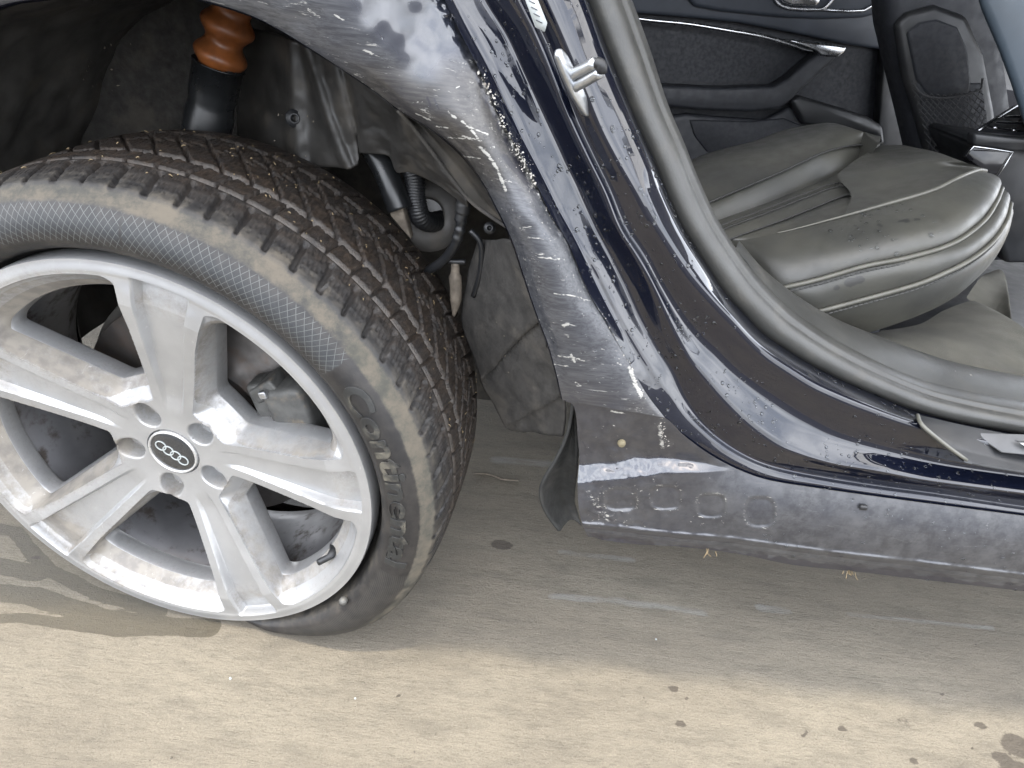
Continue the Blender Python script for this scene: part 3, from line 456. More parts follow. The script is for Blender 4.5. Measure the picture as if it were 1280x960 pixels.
# ---- striker
st = empty('door_striker', (0, 0, 0), car)
so_ = np.array([(692, 62), (697, 60), (704, 68), (716, 92), (727, 118), (735, 140), (732, 146), (726, 144), (712, 122), (700, 96), (691, 72)], float); nrm = np.array([.75, -.62, .1]); nrm /= np.linalg.norm(nrm)
base = at(714, 104, .040); o = slab('striker_plate', [atpl(u, v, nrm, nrm@base) for u, v in so_], .006, M['steel'], st, .002, 2, tuple(nrm))
p0, p1 = np.array(at(713, 103, .038)), np.array(at(748, 84, .020))
up = np.array(at(706, 95, .038))-np.array(at(712, 105, .038)); dn = up*.62
for sgn in (1, -1):
    a, b = p0+dn*sgn, p1+dn*sgn*.9; tubeobj('striker_bar', crv([a, a*.5+b*.5, b], 8), .0052, M['steel'], st, 10)
a, b = p1+dn*.9, p1-dn*.9; o = tubeobj('striker_loop_end', crv([a, p1+(p1-p0)*.10, b], 10), .0052, M['plastic'], st, 10)
# ---- label on the jamb
lb = [at(u, v, .044) for u, v in ((652, -12), (667, -12), (684, 30), (681, 41), (669, 35))]; lbl = slab('jamb_label', [p+np.array([.0, -.006, .001]) for p in lb], .0006, M['white'], car, 0, 1)
for k in range(4):
    a, b = np.array(at(661+k*3, 2+k*8, .044))+[0, -.0068, .001], np.array(at(669+k*3, 6+k*8, .044))+[0, -.0068, .001]; tubeobj('label_print', np.array([a, a*.5+b*.5, b]), .0004, M['ink'], lbl, 4)

# ================================================================== wheel
TOE, CAMB, HH = -.107724, -.042645, .282756
AX = np.array([math.sin(TOE)*math.cos(CAMB), -math.cos(TOE)*math.cos(CAMB), math.sin(CAMB)]); WX = np.array([math.cos(TOE), math.sin(TOE), 0]); WZ = np.cross(WX, -AX); WZ = WZ if WZ[2] > 0 else -WZ
def WM(v): v = np.asarray(v, float); return np.array([0, 0, HH])+v[:, :1]*WX+v[:, 1:2]*WZ+v[:, 2:3]*AX      # local x, y, outward
wheel = empty('rear_wheel', (0, 0, 0), car)
PHI = R(6)
def face(x, y):
    r_ = np.hypot(x, y); ph = np.arctan2(y, x)-PHI; k = np.round(ph/(2*math.pi/5)); dp = ph-k*2*math.pi/5     # angle from the nearest spoke axis
    al, of = r_*np.cos(dp), np.abs(r_*np.sin(dp)); sg = np.sign(dp)
    wc = (math.pi/5-np.abs(dp)); p = r_*np.cos(wc)                     # along the nearest window axis
    f = -.040+.036*sm(.03, .30, r_)*1.25; f = np.minimum(f, -.003)
    wr = np.interp(r_, [.05, .09, .2, .26], [.020, .0255, .0385, .050]); wp = np.interp(r_, [.05, .09, .26], [.010, .0140, .0315])
    # signed distance of the hole (negative inside) and of the outline at the face
    def rmax(*d): return np.log(sum(np.exp(np.clip(q/.0018, -60, 60)) for q in d))*.0018
    ch = .6*p+.8*np.abs(r_*np.sin(wc)); hole = rmax(np.interp(r_, [.1, .22], [.0395, .0455])-of, .103-p, r_-.232, ch-.198); front = rmax(wr-of, .077-p, r_-.2575, ch-.221)
    z = f.copy()
    bev = np.clip(-front/np.maximum(hole-front, 1e-4), 0, 1); dep = -.012-.040*bev
    z = np.where(front < 0, f+np.where(front < 0, -.002-.030*bev, 0), z)
    # V pocket down the middle of each spoke
    pk = np.clip((wp-of)/.0042, 0, 1)*sm(.062, .095, al)*(1-sm(.259, .2625, r_)); z = z-pk*np.interp(r_, [.06, .10, .25], [.002, .005, .0145])
    z = z+.10*np.clip(wr-of, 0, .012)*sm(.09, .13, r_)*(1-sm(.24, .255, r_))
    # hub: lug wells and cap seat
    lx = r_*np.sin(wc); lug = np.hypot((p-.056)/np.where(p > .056, 1.35, 1), lx); z = z-(1-sm(.0138, .0158, lug))*.022-.0015*(1-sm(.0148, .018, lug)); z = z-(1-sm(.0335, .0345, r_))*.006
    # outer lip
    z = z+.0007*sm(.258, .262, r_)-.0012*sm(.262, .272, r_)
    return z, hole, front, pk, lug, r_
nr_, na = 280, 1560
rr = np.r_[np.linspace(0, .2725, nr_-6), .2735, .2742, .2745, .2746, .2745, .274][:nr_]; th = np.linspace(0, 2*math.pi, na, endpoint=False)
Rr, Th = np.meshgrid(rr, th, indexing='ij'); x, y = (Rr*np.cos(Th)).ravel(), (Rr*np.sin(Th)).ravel()
z, hole, front, pk, lug, r_ = face(x, y)
eps = 1e-4; gx = (face(x+eps, y)[1]-hole)/eps; gy = (face(x, y+eps)[1]-hole)/eps; gn = np.maximum(gx*gx+gy*gy, 1e-6)
near = (hole < 0) & (hole > -.0026); x2, y2 = x.copy(), y.copy()
x2[near] -= (hole*gx/gn)[near]; y2[near] -= (hole*gy/gn)[near]; z2, h2, f2, pk2, lug2, r2 = face(x2, y2); z2[near] = face(x2[near], y2[near])[0]
extra = np.zeros(nr_); extra[-5:] = [-.002, -.006, -.012, -.02, -.03]; z2 = z2+np.repeat(extra, na)
Fc = gridf(nr_, na, True); keep = ~((hole[Fc] < -.0026).any(1)); Fc = Fc[keep]
used = np.unique(Fc); mp = np.full(len(x), -1); mp[used] = np.arange(len(used)); Fc = mp[Fc]
Vl = np.c_[x2, y2, z2][used]; gx_, gy_ = gx[used], gy[used]
wgt = np.clip(.24*(f2[used] < -.004)*sm(.215, .235, r2[used])+.12*(f2[used] < -.006)*sm(.13, .10, r2[used])+1.2*np.exp(-np.abs(f2[used])/.006)*.25+.5*(pk2[used] > .2)*np.exp(-((r2[used]-.235)/.03)**2)+.34*((h2[used] < .012) & (f2[used] < 0))+.35*np.exp(-((lug2[used]-.014)/.006)**2)+.3*sm(.05, -.14, Vl[:, 0])+.15, 0, 1)
# window walls: the outline of each opening drawn back into the rim
Va, Fa = [Vl], [tuple(f) for f in Fc]; base_ = len(Vl); nb = 220; wg = [wgt]
for k in range(5):
    a_ = PHI+math.pi/5+k*2*math.pi/5; c_ = .165*np.array([math.cos(a_), math.sin(a_)]); al_ = np.linspace(0, 2*math.pi, nb, endpoint=False); dx_ = np.c_[np.cos(al_), np.sin(al_)]; lo, hi = np.zeros(nb), np.full(nb, .11)
    for _ in range(34):
        mid = (lo+hi)/2; q_ = c_+dx_*mid[:, None]; ins = face(q_[:, 0], q_[:, 1])[1] < 0; lo = np.where(ins, mid, lo); hi = np.where(ins, hi, mid)
    q0 = c_+dx_*(lo-.0001)[:, None]; zf = face(c_[0]+dx_[:, 0]*(lo+.0004), c_[1]+dx_[:, 1]*(lo+.0004))[0]
    Va += [np.c_[q0, zf+.0002], np.c_[c_+(q0-c_)*.992, zf-.0015], np.c_[c_+(q0-c_)*.985, zf-.022], np.c_[c_+(q0-c_)*1.02, zf-.026]]; wg.append(np.full(4*nb, .45)); Fa += [tuple(base_+i for i in f) for f in gridf(4, nb, True)]; base_ += 4*nb
Va = np.concatenate(Va); wgt = np.concatenate(wg)
rim = raw('rim', WM(Va), Fa, M['alloy'], wheel, True, dict(grime_tone=wgt))
rim['label'] = 'silver five spoke alloy rim with scraped dusty spokes'
md = rim.modifiers.new('es', 'EDGE_SPLIT'); md.split_angle = R(48)
V_, F_ = lathe([(.274, -.030), (.2745, -.036), (.268, -.03), (.258, -.05), (.244, -.07), (.238, -.12), (.236, -.17), (.245, -.2), (.262, -.215), (.2715, -.222)], 128, WM); raw('rim_barrel', V_, F_, M['barrel'], wheel)
# centre cap with four linked rings
V_, F_ = lathe([(0, -.0375), (.02, -.0378), (.0285, -.0385), (.0298, -.0395)], 64, WM); cap = raw('centre_cap', V_, F_, M['cap'], wheel)
V_, F_ = lathe([(.0296, -.0395), (.0303, -.0372), (.0318, -.0372), (.0326, -.0395), (.0326, -.046)], 64, WM); raw('cap_ring', V_, F_, M['chrome'], wheel)
parts = []; an = R(-34)
for k in range(4):
    cx = (k-1.5)*.0107; c = (cx*math.cos(an), cx*math.sin(an)); w_ = np.linspace(0, 2*math.pi, 40)
    P = WM(np.c_[c[0]+.0068*np.cos(w_), c[1]+.0068*np.sin(w_), np.full(40, -.0372)]); parts.append(tube(P, .00085, 6, False))
V_, F_ = join(parts); raw('cap_emblem', V_, F_, M['white'], wheel)
# lug wells' bolt heads, brake, caliper
for k in range(5):
    a = PHI+math.pi/5+k*2*math.pi/5; cc = np.array([.056*math.cos(a), .056*math.sin(a), 0]); V_, F_ = lathe([(0, -.066), (.007, -.066), (.0095, -.068), (.0105, -.075)], 6, lambda v: WM(v+cc)); raw('wheel_bolt', V_, F_, M['disc'], wheel, False)
V_, F_ = lathe([(.02, -.09), (.078, -.09), (.082, -.094), (.084, -.115), (.0845, -.118), (.165, -.118), (.1665, -.12), (.1665, -.145), (.08, -.145)], 96, WM); raw('brake_disc', V_, F_, M['disc'], wheel)
V_, F_ = lathe([(.06, -.15), (.172, -.15), (.178, -.146), (.18, -.155), (.06, -.16)], 72, WM); raw('dust_shield', V_, F_, M['liner'], wheel)
def wbox(name, cx, cy, cz, sx, sy, sz, rot, mat, par, bev=.004):
    bm = bmesh.new(); bmesh.ops.create_cube(bm, size=1); bmesh.ops.scale(bm, vec=(sx, sy, sz), verts=bm.verts); bmesh.ops.bevel(bm, geom=bm.edges[:], offset=bev, segments=3, affect='EDGES', profile=.5)
    bmesh.ops.rotate(bm, matrix=Matrix.Rotation(rot, 3, 'Z'), verts=bm.verts, cent=(0, 0, 0)); bmesh.ops.translate(bm, vec=(cx, cy, cz), verts=bm.verts)
    vv = WM(np.array([v.co[:] for v in bm.verts]))
    for v, q in zip(bm.verts, vv): v.co = q
    me = bpy.data.meshes.new(name); bm.to_mesh(me); bm.free(); return link(name, me, mat, par)
ca = R(17)
def pol(r_, a): return r_*math.cos(a), r_*math.sin(a)
wbox('caliper', *pol(.160, ca), -.092, .056, .118, .05, ca, M['caliper'], wheel, .010); wbox('caliper_bracket', *pol(.122, ca), -.094, .024, .13, .034, ca, M['caliper'], wheel, .006)
for s in (-1, 1): wbox('caliper_slide', *pol(.145, ca+s*R(22)), -.094, .04, .022, .04, ca+s*R(20), M['caliper'], wheel, .005)
wbox('pad_clip', *pol(.150, ca+R(22)), -.068, .010, .010, .008, ca, M['steel'], wheel, .002)
def wl(u, v, d_):                    # the point of the wheel's own plane, d_ behind the rim's outer lip, seen there
    dr_ = ray(u, v); c_ = np.array([0, 0, HH])-AX*d_; return CAMP+dr_*(((c_-CAMP)@AX)/(dr_@AX))
P = np.array([wl(398, 703, .014), wl(406, 699, .017), wl(413, 695, .02), wl(417, 688, .028), wl(417, 682, .04)]); tubeobj('valve_stem', crv(P, 12), [.0044]*5+[.0054]*7, M['plastic'], wheel, 12)
# ---- tyre
RT_, WD = .360, .254
NA, NW = 1456, 92
def tprof():
    pts = [(.262, -.045), (.272, -.042), (.2785, -.034), (.2825, -.016), (.287, -.004), (.294, .003), (.304, .007), (.315, .008), (.326, .005), (.334, .000), (.340, -.006), (.346, -.013)]
    side = crv(pts, 46); w_ = np.linspace(0, 1, NW); zt = -.016-(WD-.026)*w_; rt = RT_-.010*(np.abs(2*w_-1))**3.2; rt[0] = .349
    ins = crv([(.346, zt[-1]-.004), (.335, zt[-1]-.012), (.30, zt[-1]-.012), (.272, zt[-1]+.006), (.262, zt[-1]+.02)], 14)
    return side, np.c_[rt, zt], ins, w_
side, trd, ins, w_ = tprof(); pr = np.r_[side, trd, ins]; th = np.linspace(0, 2*math.pi, NA, endpoint=False)
Rg = np.repeat(pr[:, 0][:, None], NA, 1); Zg = np.repeat(pr[:, 1][:, None], NA, 1); Tg = np.repeat(th[None], len(pr), 0)
ns = len(side); npitch = 70; pt = th/(2*math.pi)*npitch
Wt = w_[:, None]*np.ones((1, NA)); jig = (vnoise(np.c_[np.floor(pt), np.zeros(NA)], 1., 3)-.5)*.12
def gro(x, wd, soft_=.35): return 1-sm(wd*(1-soft_), wd, np.abs(x))
def fr(x): return x-np.round(x)
tre = np.zeros((NW, NA)); ph = pt[None]+jig[None]
shoulder = (Wt < .235)
latA = gro(fr(ph-Wt*1.3), .115)*(Wt < .20); tre = np.maximum(tre, latA*.9)
c1_ = gro(Wt-.235, .016); tre = np.maximum(tre, c1_*.8)
zig = .03*np.abs(fr(ph*1.)) ; c2_ = gro(Wt-.385-zig*.6, .017); tre = np.maximum(tre, c2_)
latB = gro(fr(ph+.3+(Wt-.235)*.9), .07)*((Wt > .23) & (Wt < .40)); tre = np.maximum(tre, latB*.75)
latC = gro(fr(ph*.92-(Wt-.4)*5.2+.1), .085)*((Wt > .395) & (Wt < .72)); tre = np.maximum(tre, latC*.9)
c3_ = gro(Wt-.60-.05*fr(ph*.92-(Wt-.4)*5.2), .012); tre = np.maximum(tre, c3_*.7)
latD = gro(fr(ph+(Wt-.72)*2.6), .10)*(Wt > .70); tre = np.maximum(tre, latD*.9); c4_ = gro(Wt-.78, .018); tre = np.maximum(tre, c4_)
sipe = gro(fr(ph*6.-Wt*8.0), .13)*((Wt > .05) & (Wt < .215))*(np.abs(fr(Wt*14)) > .16); sipeB = gro(fr(ph*5+.5*np.sin(Wt*90)*.3+Wt*9), .12)*((Wt > .26) & (Wt < .93))
dep = np.maximum(tre*.0062, np.maximum(sipe*.0022, sipeB*.0012)); dep *= sm(0, .03, Wt)*(1-sm(.97, 1, Wt)); Rg[ns:ns+NW] -= dep
# diamond hatching moulded in the sidewall: three arcs of it, raised rims
sr = side[:, 0][:, None]*np.ones((1, NA)); sth = th[None]*np.ones((ns, 1)); dg = np.degrees(np.where(sth > math.pi, sth-2*math.pi, sth))
def arcs(a, b): return sm(a, a+.4, dg)*(1-sm(b-.4, b, dg))
band = sm(.2965, .298, sr)*(1-sm(.334, .3355, sr)); hat = np.zeros((ns, NA)); blue = np.zeros((ns, NA))
wide = arcs(40, 84)+arcs(84, 128); tight = arcs(-62, -16)+arcs(-176, -100)+arcs(136, 178)
ua, ub = sth*.32/.0075, (sr-.298)/.0075*.8
hx = np.maximum(gro(fr(ua+ub*.9), .07, .6), gro(fr(ua*.72-ub*.85), .07, .6)); hat = np.maximum(hat, hx*band*np.clip(wide, 0, 1)); ht = gro(fr(sr/.0021+sth*26), .28, .6); 
Rsd = Rg[:ns]; Zg[:ns] += 0*hat
rimline = np.exp(-((sr-.3365)/.0012)**2)*arcs(40, 150)+np.exp(-((sr-.2955)/.0012)**2)*.7; Zg[:ns] += .0012*rimline
blue = band*np.clip(wide, 0, 1)*.9*sm(.300, .312, sr)*(1-sm(.318, .334, sr))
tread_a = np.zeros(Rg.shape); tread_a[ns:] = 1; tread_a[ns:ns+NW] = sm(.03, .30, Wt)
gro_a = np.zeros(Rg.shape); gro_a[ns:ns+NW] = np.maximum(np.maximum(c1_*sm(.2, .6, 1-latB), c2_), c4_*.7)*(1-sm(.5, .7, Wt)*.5)
dust_a = np.zeros(Rg.shape); dust_a[ns:ns+NW] = .5*(1-sm(.02, .20, Wt))*(1-tre*.9); dust_a[:ns] = .5*sm(.330, .340, sr)+.26*(1-sm(.284, .296, sr))*sm(.277, .281, sr)+.28*(1-band)
dust_a[:ns] += .35*arcs(-20, 42)*sm(.326, .336, sr); hat_a = np.zeros(Rg.shape); hat_a[:ns] = band*np.clip(wide, 0, 1); tig_a = np.zeros(Rg.shape); tig_a[:ns] = band*np.clip(tight, 0, 1); arc_a = Tg; rad_a = Rg; bl_a = np.zeros(Rg.shape); bl_a[:ns] = blue
def collapse(T_, Rr_, Zz_):            # the lower left of the casing has slipped inwards behind the rim
    d_ = np.degrees(np.where(T_ > math.pi, T_-2*math.pi, T_)); c_ = sm(-178, -150, d_)*(1-sm(-92, -66, d_)); b_ = np.clip(Rr_-.268, 0, None)
    return np.where(Rr_ > .268, .268+b_*(1-.80*c_), Rr_), Zz_-c_*(.012+.45*np.clip(Rr_-.266, 0, .08))
def flat(V):                          # the flat tyre lies folded on the floor
    V = V.copy(); zz = V[:, 2]; k = .018; V[:, 2] = np.where(zz < .06, .0025+k*np.log1p(np.exp(np.clip((zz-.004)/k, -40, 40))), .0025+k*np.log1p(np.exp(np.clip((zz-.004)/k, -40, 60))))
    s = sm(.07, -.03, zz); V[:, 1] += .016*s*(V[:, 1] < .08)+.012*s*(V[:, 1] >= .08)
    return V
Rg2, Zg2 = collapse(Tg, Rg, Zg)
Vt = flat(WM(np.c_[(Rg2*np.cos(Tg)).ravel(), (Rg2*np.sin(Tg)).ravel(), Zg2.ravel()]))
tyre = sheet('tyre', Vt.reshape(len(pr), NA, 3), M['tyre'], wheel, True, dict(tread=tread_a.ravel(), groove=gro_a.ravel(), dust=np.clip(dust_a, 0, 1).ravel(), hatch=hat_a.ravel(), tight=tig_a.ravel(), arc=arc_a.ravel(), rad=rad_a.ravel(), blue=bl_a.ravel())); tyre['label'] = 'flat dirty rubber tyre with muddy tread'
# raised maker's lettering on the sidewall
cu = bpy.data.curves.new('lettering', 'FONT'); cu.body = 'Continental'; cu.size = .038; cu.extrude = .0009; cu.bevel_depth = .0003; cu.space_character = 1.04; cu.offset = .0011
to = bpy.data.objects.new('lettering', cu); C.objects.link(to); dg_ = bpy.context.evaluated_depsgraph_get(); tm = bpy.data.meshes.new_from_object(to.evaluated_get(dg_)); bpy.data.objects.remove(to)
bm = bmesh.new(); bm.from_mesh(tm); bmesh.ops.triangulate(bm, faces=bm.faces); bmesh.ops.subdivide_edges(bm, edges=[e for e in bm.edges if e.calc_length() > .006], cuts=1); co = np.array([v.co[:] for v in bm.verts]); Ln = co[:, 0].max()
a0, a1 = R(36), R(-13); ang = a0+(a1-a0)*co[:, 0]/Ln; rad = .3015+co[:, 1]*.95; zs = np.interp(rad, side[:, 0], side[:, 1])+co[:, 2]+.0006
vv = flat(WM(np.c_[rad*np.cos(ang), rad*np.sin(ang), zs]))
for v, q in zip(bm.verts, vv): v.co = q
me = bpy.data.meshes.new('tyre_lettering'); bm.to_mesh(me); bm.free(); M['letter'] = simple('letter_rubber', (.014, .0145, .014), .55, 0, .35, 60, .3, 300, (.10, .09, .068), 34, .8); link('tyre_lettering', me, M['letter'], wheel, False)
# weld of grit stuck beside the rim
gp = WM(np.array([[.287*math.cos(R(-35)), .285*math.sin(R(-35)), .003]]))[0]; V_, F_ = lathe([(0, .006), (.004, .005), (.006, .001), (.005, -.003)], 8, lambda v: np.c_[v[:, 0], -v[:, 2], v[:, 1]]+gp); raw('stuck_pebble', V_, F_, M['caliper'], wheel)

# ================================================================== wheel arch
arch = empty('wheel_arch', (0, 0, 0), car)
th = np.linspace(R(8), R(205), 260); ysec = np.linspace(.058, .47, 60); TT, YY = np.meshgrid(th, ysec, indexing='xy')
rr = .392-.004*sm(.3, .46, YY)+.004*np.sin(TT*9)*sm(.1, .2, YY)
for a, wd, hgt in ((R(74), R(4), .034), (R(54), R(3), .026), (R(20), R(2.5), -.012)): rr = rr-hgt*np.exp(-((TT-a)/wd)**2)*sm(.09, .16, YY)
rr += (fbm(np.c_[TT.ravel()*3, YY.ravel()*8], 1.6, 3, 2).reshape(TT.shape)-.5)*.022
G = np.stack([.07+rr*np.cos(TT), YY, .43+rr*np.sin(TT)], -1); liner = sheet('arch_liner', G, M['liner'], arch)
pts = np.array([(.07+.43*math.cos(a), .455, .43+.43*math.sin(a)) for a in np.linspace(R(-40), R(220), 40)]); slab('arch_back_wall', pts, .02, M['felt'], arch, .004)
rim_l = rail([(498, 138, .04), (512, 154, .052), (540, 190, .07), (565, 224, .08), (590, 253, .084), (620, 275, .078), (645, 291, .068), (658, 302, .055)], 40); tubeobj('liner_edge', rim_l, .0022, M['felt'], arch, 8)
o1 = rail([(505, 140, .05), (540, 164, .05), (575, 194, .05), (600, 226, .05), (622, 264, .05), (640, 300, .05)], 40); o2 = rail([(500, 140, .045), (513, 156, .055), (540, 192, .075), (565, 226, .082), (590, 255, .084), (620, 275, .080), (645, 291, .072)], 40)
sheet('liner_collar', across([o1, (o1+o2)/2+[0, .012, 0], o2], 6), M['linerdark'], arch)
# shock absorber: orange bump stop in a black dust sleeve
q0, q1 = np.array(at(303, -40, .25)), np.array(at(273, 80, .25)); q2 = np.array(at(255, 185, .25)); ax_ = (q1-q0); L = np.linalg.norm(ax_); ax_ /= L
t_ = np.linspace(0, 1, 60); rad = .0262+.0048*np.cos(t_*2*math.pi*3.6+.6); sh_ = empty('shock_absorber', (0, 0, 0), arch)
sub = car
bs = tubeobj('bump_stop', q0+np.outer(t_, ax_)*L*1.12, rad, M['orange'], arch, 28); ax2 = (q2-q1)/np.linalg.norm(q2-q1); L2 = np.linalg.norm(q2-q1)
bpy.data.objects.remove(sh_)
prf = [(.0, .024), (.0, .0295), (.012, .0305), (.014, .0292), (.35, .029), (.42, .0272), (.5, .0272), (.56, .0292), (.8, .0292), (1.1, .029)]
tubeobj('dust_sleeve', np.array([q1+ax2*L2*a for a, b in prf])+np.linspace(0, 1e-5, len(prf))[:, None], [b for a, b in prf], M['boot'], arch, 30)
# screws, hose, strut, cable, bracket, bolt
def screw(u, v, y, r_=.011, mat='plastic'):
    c = np.array(at(u, v, y)); n = CAMP-c; n /= np.linalg.norm(n); a = np.cross(n, [0, 0, 1]); a /= np.linalg.norm(a); b = np.cross(n, a)
    V_, F_ = lathe([(0, -.003), (.35*r_, -.003), (.4*r_, .003), (.62*r_, .004), (.75*r_, .001), (1.0*r_, .001), (1.15*r_, -.003)], 14, lambda v: c+v[:, :1]*a+v[:, 1:2]*b+v[:, 2:3]*n); raw('liner_screw', V_, F_, M[mat], arch)
la = rail([(292, 30, .34), (360, 46, .28), (420, 72, .22), (470, 108, .17), (520, 156, .12), (580, 230, .095)], 90); lb_ = rail([(300, 215, .34), (360, 212, .275), (400, 208, .245), (446, 207, .213), (450, 194, .208), (470, 191, .20), (488, 196, .195), (497, 215, .188), (512, 214, .178), (545, 229, .145), (585, 258, .105)], 90)
Gq = np.array([la+(lb_-la)*a for a in np.linspace(0, 1, 40)]); sq = np.linspace(0, 1, 90)[None]*np.ones((40, 1)); aq = np.linspace(0, 1, 40)[:, None]*np.ones((1, 90))
rg = .020*np.exp(-((sq-.20-.03*aq)/.035)**2)+.014*np.exp(-((sq-.42+.16*(1-aq))/.022)**2)-.012*np.exp(-((sq-.50+.10*(1-aq))/.02)**2)+(fbm(np.c_[sq.ravel()*7, aq.ravel()*3], 1.3, 3, 19).reshape(sq.shape)-.5)*.016
Gq[..., 1] -= rg*.9; Gq[..., 0] += rg*.3; sheet('upper_liner_panel', Gq, M['linerdark'], arch, thick=.003)
screw(368, 148, .250, .010); screw(612, 285, .105, .006)
def tubeuv(name, pts, r_, mat, n=14, k=24): return tubeobj(name, rail(pts, k), r_, M[mat], arch, n)
tubeuv('strut_tube', [(462, 180, .24), (478, 205, .225), (492, 240, .21), (500, 262, .205)], .016, 'boot')
pb = [at(u, v, .20) for u, v in ((480, 246), (499, 243), (514, 300), (503, 288), (488, 270))]; slab('strut_bracket', pb, .02, M['tan'], arch, .002)
hs = rail([(512, 205, .235), (518, 225, .225), (520, 250, .22), (526, 272, .225), (540, 278, .25), (552, 274, .28)], 90); tubeobj('ribbed_hose', hs, list(.0125+.0012*np.cos(np.arange(90)*2.1)), M['plastic'], arch, 14)
hx_ = np.array(at(535, 268, .262)); n = CAMP-hx_; n /= np.linalg.norm(n); a = np.cross(n, [0, 0, 1]); a /= np.linalg.norm(a); b = np.cross(n, a); V_, F_ = lathe([(.020, -.012), (.021, .002), (.024, .004), (.044, .001), (.05, -.006)], 30, lambda v: hx_+v[:, :1]*a+v[:, 1:2]*b+v[:, 2:3]*n); raw('hose_grommet', V_, F_, M['liner'], arch)
V_, F_ = lathe([(0, 0), (.021, 0)], 30, lambda v: hx_-n*.010+v[:, :1]*a+v[:, 1:2]*b); raw('grommet_hole', V_, F_, M['boot'], arch)
tubeuv('sensor_plug', [(580, 244, .15), (579, 258, .15), (577, 268, .15), (575, 276, .15)], [.0085]*8+[.009]*8+[.0075]*8, 'plastic'); cb = rail([(577, 270, .15), (574, 290, .15), (566, 310, .155), (552, 327, .165), (535, 338, .18), (520, 345, .2)], 60)
tubeobj('sensor_cable', cb, [.0058+(.0012 if (i//3) % 2 and i < 18 else 0) for i in range(60)], M['plastic'], arch, 12)
tubeuv('bracket_bolt', [(569, 328, .17), (569, 345, .17), (570, 362, .17), (569, 382, .17), (567, 395, .17)], list(np.interp(np.linspace(0, 1, 24), [0, .2, .25, .7, 1], [.0055, .0055, .008, .0075, .002])), 'tan'); tubeuv('bolt_flange', [(560, 326, .168), (570, 327, .168), (582, 327, .168)], .0035, 'plastic', 8, 8)
tubeuv('brake_pipe', [(588, 288, .14), (600, 302, .14), (602, 322, .145), (599, 345, .15), (592, 370, .16)], .0035, 'plastic', 8); 
# front lower liner panel with two pressed folds
fa = rail([(600, 300, .17), (586, 345, .18), (578, 400, .185), (596, 455, .18), (606, 486, .17), (618, 505, .165), (632, 533, .15), (640, 537, .148)], 60); fb = rail([(643, 300, .056), (660, 345, .056), (676, 392, .056), (690, 432, .056), (700, 468, .056), (706, 500, .062), (706, 530, .075), (703, 545, .08)], 60)
rows = []
for a in np.linspace(0, 1, 40):
    p = fa+(fb-fa)*a; rows.append(p)
Gp = np.array(rows); tq = np.linspace(0, 1, 60)[None]*np.ones((40, 1)); aq = np.linspace(0, 1, 40)[:, None]*np.ones((1, 60)); fold = np.exp(-((tq-.62-.0+.30*(aq-.4))/.018)**2)*.018-np.exp(-((tq-.86+.18*(aq-.4))/.02)**2)*.014+(fbm(np.c_[tq.ravel()*6, aq.ravel()*3], 1.4, 3, 9).reshape(tq.shape)-.5)*.012
Gp[..., 1] += fold; Gp[..., 0] -= fold*.4; sheet('front_liner_panel', Gp, M['felt'], arch, thick=.003)
# hub carrier and arm behind the wheel, underbody pan
tubeobj('suspension_arm', crv([(-.02, .30, .26), (.2, .38, .27), (.42, .52, .30)], 20), .025, M['liner'], arch, 12)
for nm, c, s in (('underbody', (1.25, 1.0, .30), (1.5, 1.2, .03)), ('boot_floor', (-.45, .95, .40), (1.5, .95, .03))): box(nm, c, s, M['plastic'], car, .005)
# ---- mud flap
f1 = rail([(716, 503, .055), (714, 520, .058), (708, 545, .062), (694, 575, .066), (680, 598, .070), (675, 614, .074), (678, 632, .078), (688, 650, .082), (699, 664, .085)], 60)
f2 = rail([(719, 504, .066), (720, 530, .075), (722, 560, .085), (721, 590, .10), (719, 610, .115), (718, 628, .125), (722, 642, .125), (725, 652, .12), (727, 657, .115)], 60)
Gf = np.array([f1+(f2-f1)*a+np.array([.0, .018*math.sin(math.pi*a), 0]) for a in np.linspace(0, 1, 20)]); sheet('mud_flap', Gf, M['flap'], car, thick=.004)

# ================================================================== rear seat
seat = empty('rear_seat', (0, 0, 0), car)
n = 120
K = [[(900, 470, .46), (985, 440, .36), (1054, 424, .325), (1096, 413, .315), (1152, 393, .31), (1190, 374, .32), (1218, 351, .345), (1240, 328, .385), (1252, 305, .43), (1258, 285, .48)],
     [(900, 425, .42), (970, 404, .33), (1005, 394, .285), (1061, 379, .28), (1140, 357, .28), (1171, 345, .285), (1209, 326, .305), (1239, 302, .35), (1256, 276, .405), (1261, 255, .46)],
     [(880, 392, .44), (935, 372, .33), (970, 362, .285), (1020, 350, .28), (1080, 333, .28), (1134, 322, .285), (1190, 304, .31), (1227, 277, .365), (1243, 253, .42), (1250, 236, .48)],
     [(870, 350, .44), (925, 338, .35), (958, 333, .31), (1006, 324, .305), (1066, 308, .305), (1128, 292, .31), (1184, 276, .335), (1220, 252, .39), (1238, 236, .44), (1244, 226, .49)],
     [(860, 318, .46), (905, 303, .385), (935, 299, .36), (982, 290, .36), (1040, 275, .37), (1105, 257, .385), (1165, 239, .405), (1198, 223, .44), (1222, 214, .49), (1231, 215, .52)]]
kr = [rail(k, n) for k in K]
def bulge(a, b, amp, m, ends=.0, dirv=(0, -.8, .6)):
    dv = np.array(dirv); return [a+(b-a)*t+dv*amp*math.sin(math.pi*t)**.8 for t in np.linspace(0, 1, m)]
def wetmask(V, spots):
    out = np.zeros(len(V))
    for u, v, y, r_ in spots: c = np.array(at(u, v, y)); out = np.maximum(out, 1-sm(r_*.4, r_*1.6, np.linalg.norm((V-c)*[.8, 1, 1], axis=1)))
    return out
